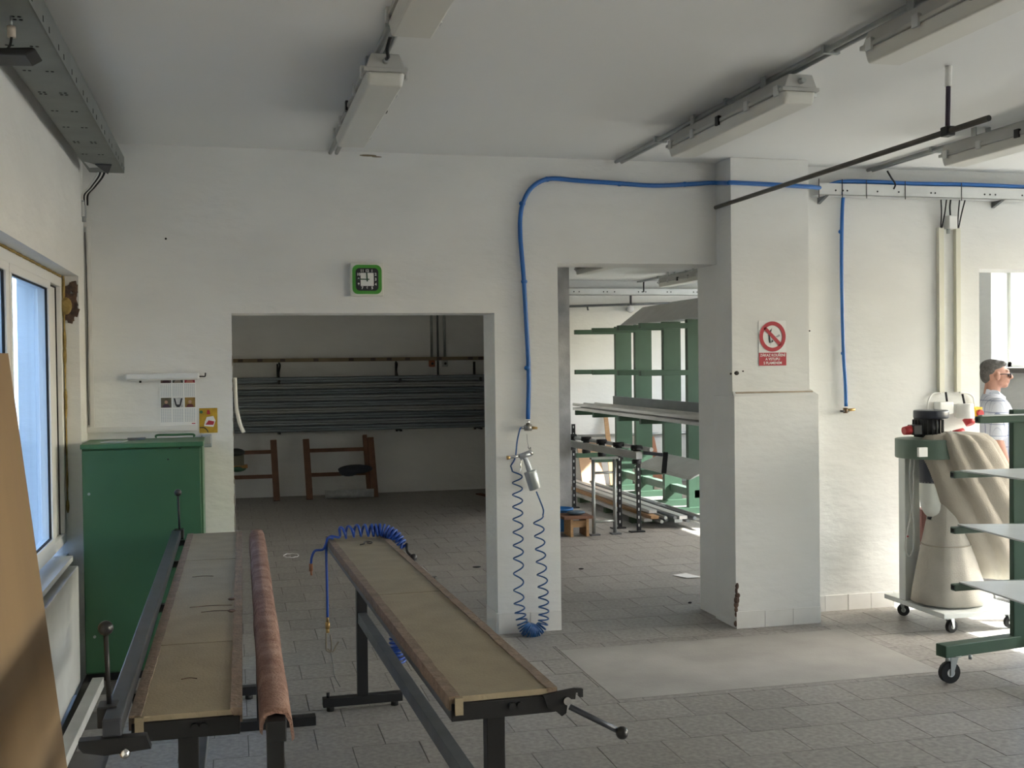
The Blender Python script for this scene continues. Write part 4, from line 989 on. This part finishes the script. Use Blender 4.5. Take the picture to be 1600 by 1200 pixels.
# ================================================================== HALL BEHIND, WIDE OPENING
sr = thing('profile_rack', (1.6, 14.0, .8), 'wall rack stacked with long dark grey ribbed profiles in the hall', 'rack')
for x in (.55, 2.0, 3.0):
    MB().box((x-.012, 14.15, .76), (x+.012, 14.195, 1.62)).build('upright', black, sr)
    for z in (.80, 1.40): MB().box((x-.012, 13.78, z-.02), (x+.012, 14.195, z)).build('bracket_arm', black, sr)
    MB().sphere((x, 13.80, 1.41), .018, 8, 6).build('arm_tip', black, sr)
rows = 9; z0, z1 = .80, 1.462
for i in range(rows):
    za = z0 + (z1-z0)*i/rows; zb = z0 + (z1-z0)*(i+1)/rows; y = 13.88 - .012*(i % 3); xr = 3.125 - (.0 if i > 4 else .05)
    m = MB()
    prof = [(y+.05, za), (y+.02, za), (y, za+.012), (y, (za+zb)/2-.006), (y+.012, (za+zb)/2), (y, (za+zb)/2+.006), (y, zb-.014), (y+.02, zb-.002), (y+.05, zb-.002)]
    m.loft([[(x, yy, zz) for yy, zz in prof] for x in (-.7+.03*(i % 2), xr)], smooth=False).build('profile', mat('profile_%d' % (i % 4), [(.20, .23, .25), (.25, .275, .285), (.17, .20, .22), (.29, .305, .30)][i % 4], .5, metal=.25, var=.2, vscale=3, stretch=(.3, 1, 4)), sr)
la = thing('wooden_lath', (1.6, 14.1, 1.64), 'long pale wooden lath fixed on far wall above the ribbed profiles', 'lath')
MB().box((-.6, 14.12, 1.640), (3.12, 14.17, 1.685)).build('strip', mat('lath_wood', (.26, .205, .13), .8, var=.25, vscale=5), la)
for x in (.12, .35, .62, 1.02, 1.45, 1.72, 1.92, 2.15, 2.55, 2.95, 3.08): MB().box((x-.04, 14.114, 1.645), (x+.02, 14.122, 1.68)).build('dark_block', mat('dark_block', (.09, .07, .06), .8), la)
for x in (.565, 1.99):
    MB().tube(smooth_path([(x, 14.11, 1.63), (x+.01, 14.08, 1.6), (x-.005, 14.05, 1.52), (x-.01, 13.9, 1.45)]), .012, 6).build('hanger', black, la)
for i, (x, c, lab) in enumerate(((2.455, redplast, 'orange red switch under the left conduit on far wall of the hall'), (2.62, greyplast, 'grey switch under the right conduit on far wall of the hall'))):
    w_ = thing('wall_switch', (x, 14.15, 1.55), lab, 'switch', )
    MB().box((x-.035, 14.13, 1.56), (x+.035, 14.2, 1.64)).build('box', mat('orange_switch', (.38, .11, .04), .5) if i == 0 else greyplast, w_, bevel=.006)
    MB().cyl((x, 14.17, 1.64), (x, 14.17, 2.66), .016, 8).build('conduit', galv, w_)
    MB().cyl((x, 14.12, 1.60), (x, 14.135, 1.60), .016, 10).build('knob', black, w_)
tag(MB().cyl((2.535, 14.184, 1.45), (2.535, 14.184, 2.66), .013, 10).build('conduit', grey_steel), 'dark conduit pipe between the two switches on the far wall', 'conduit')
def trestle(x0, x1, lab, tilt=.10):
    t = thing('wooden_trestle', ((x0+x1)/2, 13.8, 0), lab, 'trestle')
    for x in (x0, x1):
        MB().bar((x, 13.72, .0), (x-.02, 13.98, .70), .075, .05, (0, 1, 0)).build('upright', redwood, t)
    for z in (.28, .565):
        yy = 13.72 + .26*z/.7 + .02
        MB().box((x0, yy, z-.022), (x1, yy+.03, z+.022)).build('rail', redwood, t)
    return t
trestle(-.35, .50, 'red brown wooden trestle leaning on far wall, with dark bowls on its rail')
t2 = trestle(.885, 1.665, 'red brown wooden trestle leaning on far wall with white sack at its foot')
MB().bar((1.60, 13.76, .0), (1.58, 14.02, .73), .05, .05, (0, 1, 0)).build('spare_upright', redwood, t2)
tag(MB().sphere((1.43, 13.72, .345), 1, 16, 9, (.21, .10, .055)).sphere((1.35, 13.71, .32), 1, 12, 8, (.12, .09, .06)).build('dark_cloth', mat('dark_cloth', (.03, .035, .045), .9)), 'bundle of dark cloth on the lower rail of the trestle', 'cloth')
sk = MB(); rings = []
for i in range(13):
    x = 1.06 + .58*i/12; w_ = .075*math.sin(math.pi*min(1, .12+i/11.5))**.4 if i not in (0, 12) else .02
    rings.append([(x, 13.66+math.cos(2*math.pi*k/14)*max(w_, .02)*1.1, .058+math.sin(2*math.pi*k/14)*.055*(.9+.25*noise.noise((x*9, k*.7, 2)))) for k in range(14)])
tag(sk.loft(rings).build('white_sack', mat('white_sack', (.42, .43, .43), .8, var=.25, vscale=20, bump=.6, bscale=30)), 'white plastic sack lying at the foot of the wooden trestle', 'sack')
hh = thing('stacked_bowl', (.06, 13.7, .50), 'dark bowls, drab crate and orange board heaped on a trestle rail', 'bowls')
MB().box((-.1, 13.66, .405), (.17, 13.83, .435)).build('board', mat('orange_board', (.36, .17, .05), .7), hh)
MB().sphere((.05, 13.74, .40), 1, 16, 8, (.11, .1, .045)).build('lower_bowl', mat('dark_green_plastic', (.015, .06, .03), .5), hh)
MB().sphere((.03, 13.74, .585), 1, 16, 8, (.115, .1, .05)).build('upper_bowl', mat('black_green', (.03, .035, .03), .5), hh)
MB().box((-.08, 13.68, .435), (.13, 13.8, .55)).build('crate', mat('drab_crate', (.14, .13, .09), .8), hh)
tag(MB().bar((2.90, 13.55, .01), (3.05, 12.9, .01), .07, .015).build('floor_plank', redwood), 'short dark plank lying on the hall floor behind the pier', 'plank')
c = AZ(455, 868, .004)
tag(MB().tube([(c.x+math.cos(2*math.pi*i/40)*.062, c.y+math.sin(2*math.pi*i/40)*.10, .004+.002*math.sin(5*i)) for i in range(40)], .0035, 6, closed=True).build('cord_loop', mat('white_cord', (.75, .75, .75), .6)), 'loop of thin white cord lying on floor between benches and hall', 'cord')
for px, py, r, lab in ((745, 886, .035, 'small dark scrap on the hall floor left of the pier'), (908, 889, .022, 'small dark scrap on hall floor right of the pier'), (1078, 942, .014, 'tiny black scrap on floor beside the pillar foot')):
    c = AZ(px, py, .004); tag(MB().sphere((c.x, c.y, .006), 1, 10, 6, (r, r*.7, .006)).build('floor_scrap', black), lab, 'scrap', 'scraps on the floor')
c = AZ(1074, 900, .003)
tag(MB().prism([(c.x-.09, c.y+.07, .002), (c.x+.03, c.y+.10, .004), (c.x+.09, c.y-.08, .002), (c.x-.04, c.y-.09, .006)], (0, 0, .002)).build('paper_scrap', paper), 'crumpled white paper scrap on the hall floor near the pillar', 'paper')

# ================================================================== HALL BEHIND, TALL OPENING: STORAGE RACK
gr = thing('storage_rack', (4.75, 12, 0), 'green cantilever storage rack with arms, standing in the hall', 'rack')
RX0, RX1 = 4.63, 4.835
PY_ = [13.4, 12.7, 11.8, 11.12]
for i, y in enumerate(PY_):
    po = MB().box((RX0, y, .0), (RX1, y+.012, 2.03)).box((RX0-.008, y-.03, 0), (RX0, y+.04, 2.03)).build('post', greenrack, gr)
    MB().box((4.45, y-.05, 0), (5.1, y+.05, .065)).build('foot', greenrack, gr)
    for z in (1.965, 1.475, .975, .45):
        MB().box((4.10, y-.03, z-.028), (RX0, y+.03, z+.028)).build('arm', greenrack, gr, bevel=.004)
MB().box((4.70, 11.12, .16), (4.78, 13.4, .24)).build('tie_beam', palegreen, gr)
# tilted sheet over the top
t = thing('tilted_sheet', (4.85, 11.7, 2.0), 'long grey sheet lying tilted along the top of the green rack', 'sheet')
MB().prism([(4.70, 9.2, 2.045), (4.70, 13.45, 2.045), (4.97, 13.35, 2.27), (4.97, 9.2, 2.27)], (.008, 0, -.008)).build('main_sheet', mat('dull_sheet', (.45, .45, .43), .6, var=.1), t)
MB().prism([(4.73, 9.2, 2.038), (4.73, 12.6, 2.038), (5.03, 12.55, 2.292), (5.03, 9.2, 2.292)], (.008, 0, -.008)).build('under_sheet', galv, t)
MB().box((4.60, 9.2, 2.031), (4.82, 12.2, 2.038)).build('flat_sheet', galvlight, t)
# profiles on the arms
for i in range(14):
    x = 4.12 + (i % 7)*.048; z = 1.018 + (i//7)*.040 + .006*((i*5) % 3)*(i//7)
    y1 = 13.62 - .05*random.random()
    o = MB().box((x, 8.6, z-.014), (x+.038, y1, z+.018)).box((x+.008, 8.6, z+.018), (x+.014, y1, z+.022)).build('aluminium_profile', alum)
    tag(o, 'long aluminium profile lying in the %s layer on the middle arms of green rack' % ('lower', 'upper')[i//7], 'profile', 'profiles on the middle rack arms')
tag(MB().box((4.45, 8.6, 1.005), (4.47, 13.0, 1.185)).build('upright_board', mat('slate_board', (.20, .225, .235), .6, var=.1)), 'slate grey board standing on edge behind the profiles on rack', 'board')
t = thing('sheet_pile', (4.35, 10.6, .48), 'pale grey bent sheets lying on the lower arms of green rack', 'sheet')
for i in range(3):
    MB().prism([(4.13+.02*i, 9.9, .485+.012*i), (4.13+.02*i, 11.4-.1*i, .485+.012*i), (4.42, 11.4-.1*i, .60+.01*i), (4.42, 9.9, .60+.01*i)], (.004, 0, .006)).build('bent_sheet', galvlight, t)
# long stuff on the floor
slp = mat('green_sleeper', (.07, .11, .06), .8)
for k, y in enumerate((10.62, 11.42, 12.35)):
    tag(MB().box((3.82, y, 0), (4.42, y+.09, .05)).build('timber_sleeper', slp), 'green painted timber sleeper under the long bars on hall floor', 'sleeper', 'sleepers under the floor stack')
for i in range(13):
    lay = i // 6; x = 3.88 + (i % 6)*.085 + .04*lay; z = .05 + .018 + lay*.034; y0 = 10.2 + random.uniform(0, .25) - .05*(i % 6); y1 = 13.5 + random.uniform(-.4, .4)
    m = [alum, galv, grey_steel, wood][(0, 1, 2, 1, 2, 0, 3, 1, 2, 0, 2, 1, 0)[i]]
    o = (MB().cyl((x, y0, z), (x+random.uniform(-.03, .03), y1, z), .017, 10) if i % 3 else MB().box((x-.04, y0, z-.016), (x+.04, y1, z+.014))).build('long_bar', m)
    kind = {alum: 'aluminium', galv: 'galvanised', grey_steel: 'dark steel', wood: 'timber'}[m]
    tag(o, 'long %s %s lying %s the pile on the hall floor' % (kind, 'pipe' if i % 3 else 'flat bar', ('at the bottom of', 'in the upper layer of', 'on top of')[lay]), 'bar', 'long bars piled on the hall floor')
# roller stand
rs = thing('roller_stand', (3.6, 10.9, 0), 'steel roller stand with black perforated legs in the hall', 'roller stand')
for (x, y, zt) in ((3.63, 11.95, .92), (3.69, 10.07, .80), (3.60, 10.35, .72)):
    MB().box((x-.022, y-.004, 0), (x+.022, y, zt)).box((x-.022, y-.03, 0), (x-.018, y, zt)).build('upright', black, rs)
    for k in range(int(zt/.075)):
        MB().box((x-.006, y-.0065, .05+k*.075), (x+.006, y-.0038, .075+k*.075)).build('slot', galvlight, rs)
    MB().box((x-.09, y-.04, 0), (x+.05, y+.03, .012)).build('foot', black, rs)
MB().bar((3.50, 12.1, .725), (3.62, 9.85, .735), .06, .065).build('beam', galvlight, rs)
MB().cyl((3.56, 12.1, .78), (3.72, 9.8, .79), .02, 10).build('roller_tube', galvlight, rs)
for k in range(5):
    y = 11.75 - k*.45; x = 3.55 + (11.75-y)*.045
    rl = MB().cyl((x-.05, y, .80), (x+.05, y, .80), .024, 14).build('roller', black, rs)
    MB().box((x-.03, y-.012, .70), (x+.03, y+.012, .80)).build('roller_bracket', black, rl)
    MB().cyl((x-.04, y, .67), (x+.04, y, .67), .022, 12).build('lower_roller', black, rl)
MB().bar((3.66, 9.85, .76), (3.83, 9.80, .74), .04, .03).build('end_arm', darkst, rs)
MB().bar((3.86, 9.80, .76), (3.80, 9.70, .58), .045, .012).build('hanging_strip', black, rs)
# tube frame
tf = thing('tube_frame', (3.33, 10, 0), 'grey steel tube frame of two legs and two rungs in the hall', 'frame')
for x in (3.225, 3.43):
    MB().cyl((x, 10.0, .012), (x, 10.0, .70), .017, 12).build('leg', galv, tf)
    MB().box((x-.04, 9.96, 0), (x+.05, 10.04, .014)).build('foot', grey_steel, tf)
for z in (.125, .575): MB().cyl((3.225, 10.0, z), (3.43, 10.0, z), .012, 10).build('rung', galv, tf)
MB().box((3.2, 9.97, .70), (3.46, 10.03, .72)).build('head_bar', galv, tf)
# stool and bucket
so = thing('wooden_stool', (3.13, 10.05, 0), 'small pine stool standing before the tube frame', 'stool')
MB().box((2.92, 9.92, .165), (3.195, 10.2, .19)).build('seat', redwood, so)
for x in (3.0, 3.15): MB().box((x-.012, 9.95, 0), (x+.012, 10.17, .165)).build('leg', wood, so)
MB().box((3.0, 9.97, .085), (3.15, 9.99, .145)).build('brace', wood, so)
tag(MB().sphere((3.07, 10.05, .211), 1, 12, 7, (.09, .08, .02)).build('rag', mat('blue_grey_rag', (.08, .12, .16), .9)), 'blue grey rag lying on the small pine stool', 'rag')
bk_ = thing('bucket', (3.02, 10.38, 0), 'blue plastic bucket behind the small pine stool', 'bucket')
MB().loft([[(3.02+math.cos(2*math.pi*k/24)*r, 10.38+math.sin(2*math.pi*k/24)*r, z) for k in range(24)] for r, z in ((.085, 0), (.115, .20), (.12, .2), (.12, .215), (.108, .215), (.08, .012))]).build('pail', mat('bucket_blue', (.02, .16, .45), .4), bk_)
MB().tube([(3.02+.118*math.cos(a), 10.38-.115*abs(math.sin(a)), .195-.05*math.sin(a)) for a in [math.pi*i/12 for i in range(13)]], .003, 5).build('handle', galv, bk_)
# leaning boards on the far wall
for (x0, x1, h, m, lab) in ((4.35, 4.66, .55, mat('pale_brown_board', (.40, .26, .16), .75, var=.1), 'brown board leaning on far wall behind the roller stand'), (4.72, 4.80, .95, wood, 'narrow tall plank leaning on far wall behind the rack'), (5.15, 5.45, .60, mat('red_board', (.32, .14, .08), .75), 'reddish board leaning on far wall behind the rack')):
    tag(MB().prism([(x0, 13.92, 0), (x1, 13.92, 0), (x1-.03, 14.17, h), (x0+.0, 14.17, h)], (0, .02, 0)).build('leaning_plank', m), lab, 'board')
# pipes, tray and bits on the far wall
tag(MB().cyl((4.15, 14.17, .635), (6.9, 14.17, .635), .018, 10).build('wall_pipe', galv), 'thin grey pipe running low along far wall behind the rack', 'pipe')
up_ = thing('heating_pipe', (5, 14.1, 2.30), 'grey pipe slung along far wall below the cable tray', 'pipe')
MB().cyl((3.5, 14.12, 2.295), (6.9, 14.12, 2.40), .016, 10).build('pipe', grey_steel, up_)
MB().box((5.08, 14.10, 2.34), (5.10, 14.13, 2.46)).build('hanger', black, up_)
MB().cyl((4.50, 14.1, 2.27), (4.50, 14.14, 2.33), .012, 8).build('bracket', grey_steel, up_)
ft2 = thing('far_cable_tray', (5, 14.12, 2.46), 'pale perforated cable tray along the far wall of the hall', 'cable tray')
MB().box((3.4, 14.06, 2.465), (6.95, 14.064, 2.545)).box((3.4, 14.06, 2.465), (6.95, 14.2, 2.469)).build('tray', galvlight, ft2)
for x in (4.30, 4.37, 4.70, 4.75, 4.85, 5.18, 5.23, 5.28, 5.58, 5.63, 5.95, 6.0): MB().cyl((x, 14.058, 2.505), (x, 14.061, 2.505), .009, 8).build('hole', hm, ft2)
rf = thing('round_light', AY(985, 483, 14.1), 'small round glass lamp under the pipe on far wall', 'lamp')
c = AY(985, 483, 14.1)
MB().sphere(c, .05, 14, 9, (1, .6, 1)).build('globe', mat('dusty_glass', (.55, .56, .58), .2), rf)
MB().cyl(c+Vector((0, .02, 0)), c+Vector((0, .09, 0)), .03, 12).build('base', greyplast, rf)
tag(MB().cyl((5.25, 14.05, 2.66), (5.25, 14.06, 2.50), .01, 8).build('drop_cable', black), 'short black cable from hall ceiling to the far cable tray', 'cable')

# ================================================================== THE MAN IN THE HALL
mx_, my_ = 5.565, 7.42
man = thing('person', (mx_, my_, 0), 'person with grey hair and glasses in pale checked shirt, seen from the side', 'person')
RM = Matrix.Rotation(math.radians(-27), 3, 'Z')
def place(mb):
    for i, q in enumerate(mb.v): mb.v[i] = RM @ q + Vector((mx_, my_, 0))
    return mb
def cap(mb, a, b, r, r2=None):
    r2 = r2 or r; mb.cyl(a, b, r, 14, r2); mb.sphere(a, r, 12, 8); mb.sphere(b, r2, 12, 8); return mb
def remesh(o, s, it=6):
    m = o.modifiers.new('remesh', 'REMESH'); m.mode = 'VOXEL'; m.voxel_size = s; m.use_smooth_shade = True
    k = o.modifiers.new('smooth', 'SMOOTH'); k.iterations = it; k.factor = .5
skin = mat('skin', (.52, .27, .19), .55, var=.08, vscale=20)
b = MB()
b.sphere((-.018, 0, 1.490), 1, 24, 16, (.095, .074, .088))
b.sphere((.022, 0, 1.452), 1, 20, 14, (.068, .060, .082))
b.sphere((.052, 0, 1.392), 1, 14, 10, (.034, .036, .026))
b.sphere((.020, 0, 1.405), 1, 14, 10, (.055, .052, .035))
b.sphere((.070, 0, 1.497), 1, 14, 8, (.022, .048, .013))
b.cyl((.082, 0, 1.485), (.107, 0, 1.449), .010, 10, .015); b.sphere((.106, 0, 1.447), .0155, 10, 8)
for s in (-1, 1): b.sphere((.092, s*.013, 1.444), .010, 8, 6)
b.sphere((.084, 0, 1.421), 1, 12, 8, (.012, .024, .007)); b.sphere((.082, 0, 1.409), 1, 12, 8, (.012, .021, .008))
for s in (-1, 1):
    b.sphere((-.004, s*.080, 1.455), 1, 12, 10, (.022, .012, .034)); b.sphere((.035, s*.045, 1.445), 1, 12, 8, (.03, .022, .03))
cap(b, (-.022, 0, 1.42), (-.035, 0, 1.27), .054, .062)
b.loft([[(math.cos(2*math.pi*k/20)*rx+ox, math.sin(2*math.pi*k/20)*ry, z) for k in range(20)] for z, rx, ry, ox in ((.80, .10, .15, 0), (.95, .11, .15, 0), (1.1, .105, .165, 0), (1.22, .09, .17, -.01), (1.29, .06, .10, -.02))])
for s in (-1, 1):
    cap(b, (-.01, s*.185, 1.24), (-.03, s*.235, .99), .046, .040)
    cap(b, (-.03, s*.235, .99), (.035, s*.245, .775), .040, .028)
    b.sphere((.045, s*.245, .725), 1, 12, 9, (.030, .016, .048))
    for k, (dx, ln) in enumerate(((.022, .062), (.007, .072), (-.008, .068), (-.021, .054))):
        p0 = Vector((.048+dx, s*.245, .69)); p1 = p0 + Vector((.006, -s*.004, -ln*.5)); p2 = p1 + Vector((-.004, -s*.012, -ln*.45))
        cap(b, p0, p1, .0082); cap(b, p1, p2, .0078)
    p0 = Vector((.07, s*.24, .74)); p1 = p0 + Vector((.022, -s*.012, -.03)); p2 = p1 + Vector((.004, -s*.006, -.03)); cap(b, p0, p1, .0095); cap(b, p1, p2, .009)
    cap(b, (0, s*.085, .82), (.01, s*.095, .44), .068, .048); cap(b, (.01, s*.095, .44), (-.02, s*.10, .09), .046, .034)
place(b); bo = b.build('body', skin, man); remesh(bo, .0065, 3)
hm_ = MB().sphere((-.028, 0, 1.525), 1, 22, 14, (.090, .077, .060)).sphere((-.066, 0, 1.480), 1, 20, 14, (.050, .066, .080)).sphere((.03, 0, 1.547), 1, 14, 10, (.042, .060, .028))
for s in (-1, 1): hm_.sphere((-.038, s*.060, 1.500), 1, 14, 10, (.034, .016, .036))
place(hm_); ho = hm_.build('hair', mat('grey_hair', (.17, .155, .14), .7, var=.5, vscale=60, bump=.8, bscale=150, stretch=(1, 1, 3)), man); remesh(ho, .006, 2)
gl_ = MB()
gl_.tube([(.088, -.066, 1.473), (.05, -.076, 1.472), (-.01, -.083, 1.470)], .0026, 6).tube([(.088, .066, 1.473), (.05, .076, 1.472), (-.01, .083, 1.470)], .0026, 6)
for s in (-1, 1): gl_.tube([(.094+.01*math.cos(a)*0, s*.036+.026*math.cos(a), 1.462+.018*math.sin(a)) for a in [2*math.pi*i/18 for i in range(18)]], .0026, 6, closed=True)
gl_.tube([(.095, -.012, 1.466), (.106, 0, 1.470), (.095, .012, 1.466)], .0022, 5)
place(gl_); go = gl_.build('glasses', plastic_blk, man)
ln_ = MB()
for s in (-1, 1): ln_.cyl((.0925, s*.036, 1.462), (.0945, s*.036, 1.462), .022, 16)
place(ln_).build('lens', glass_mat('spectacle_glass', (.45, .43, .42)), go)
ey = MB()
for s in (-1, 1): ey.sphere((.078, s*.030, 1.463), .011, 10, 8)
place(ey).build('eye', mat('eye_dark', (.10, .07, .06), .2), man)
# shirt
shm = mat('checked_shirt', (.66, .67, .72), .85)
nt = shm.node_tree; N = nt.nodes; Lk = nt.links; pb_ = N['Principled BSDF']
tc = N.new('ShaderNodeTexCoord'); sx = N.new('ShaderNodeSeparateXYZ'); Lk.new(tc.outputs['Object'], sx.inputs[0])
def stripes(sock, per, width):
    m1 = N.new('ShaderNodeMath'); m1.operation = 'DIVIDE'; Lk.new(sock, m1.inputs[0]); m1.inputs[1].default_value = per
    m2 = N.new('ShaderNodeMath'); m2.operation = 'FRACT'; Lk.new(m1.outputs[0], m2.inputs[0])
    m3 = N.new('ShaderNodeMath'); m3.operation = 'LESS_THAN'; Lk.new(m2.outputs[0], m3.inputs[0]); m3.inputs[1].default_value = width
    return m3.outputs[0]
ad = N.new('ShaderNodeMath'); ad.operation = 'ADD'; Lk.new(sx.outputs['X'], ad.inputs[0]); Lk.new(sx.outputs['Y'], ad.inputs[1])
ss = [stripes(ad.outputs[0], .07, .09), stripes(sx.outputs['Z'], .085, .07), stripes(ad.outputs[0], .035, .06)]
cur = None
for q, f_ in zip(ss, (.8, .7, .4)):
    mm = N.new('ShaderNodeMix'); mm.data_type = 'RGBA'; ml = N.new('ShaderNodeMath'); ml.operation = 'MULTIPLY'; Lk.new(q, ml.inputs[0]); ml.inputs[1].default_value = f_
    Lk.new(ml.outputs[0], mm.inputs[0])
    if cur: Lk.new(cur, mm.inputs[6])
    else: mm.inputs[6].default_value = (.66, .67, .72, 1)
    mm.inputs[7].default_value = (.16, .19, .32, 1); cur = mm.outputs[2]
Lk.new(cur, pb_.inputs['Base Color'])
sh = MB()
sh.loft([[(math.cos(2*math.pi*k/28)*rx+ox, math.sin(2*math.pi*k/28)*ry, z) for k in range(28)] for z, rx, ry, ox in ((.76, .150, .175, .01), (.86, .155, .18, .012), (.96, .152, .178, .012), (1.08, .138, .185, .005), (1.18, .125, .20, -.005), (1.25, .105, .20, -.015), (1.295, .08, .14, -.025), (1.325, .068, .075, -.03))])
for s in (-1, 1):
    cap(sh, (-.012, s*.170, 1.24), (-.026, s*.228, 1.03), .066, .060)
place(sh); so_ = sh.build('shirt', shm, man); remesh(so_, .010, 4)
cl_ = MB()
for s in (-1, 1): cl_.prism([(-.075, s*.035, 1.362), (.0, s*.062, 1.350), (.062, s*.022, 1.300), (.052, s*.055, 1.268), (-.01, s*.082, 1.312), (-.085, s*.05, 1.325)], (0, s*.006, 0))
place(cl_).build('collar', shm, so_)
pk = MB().box((.112, -.010, .80), (.1615, .010, 1.0)); place(pk).build('placket', shm, so_)
tz = MB()
for s in (-1, 1): cap(tz, (0, s*.082, .84), (.01, s*.095, .44), .088, .065); cap(tz, (.01, s*.095, .44), (-.02, s*.10, .07), .064, .056)
tz.sphere((0, 0, .84), 1, 18, 10, (.135, .165, .09))
place(tz); to_ = tz.build('trousers', mat('navy_cloth', (.015, .018, .045), .9), man); remesh(to_, .011, 4)
for s in (-1, 1):
    sf = MB().sphere((.045, s*.10, .035), 1, 16, 10, (.135, .046, .035)).box((-.08, s*.10-.035, 0), (.16, s*.10+.035, .015))
    place(sf).build('shoe', mat('shoe_black', (.02, .018, .016), .5), man)

for o in list(bpy.data.objects):
    if '_o' in o: del o['_o']
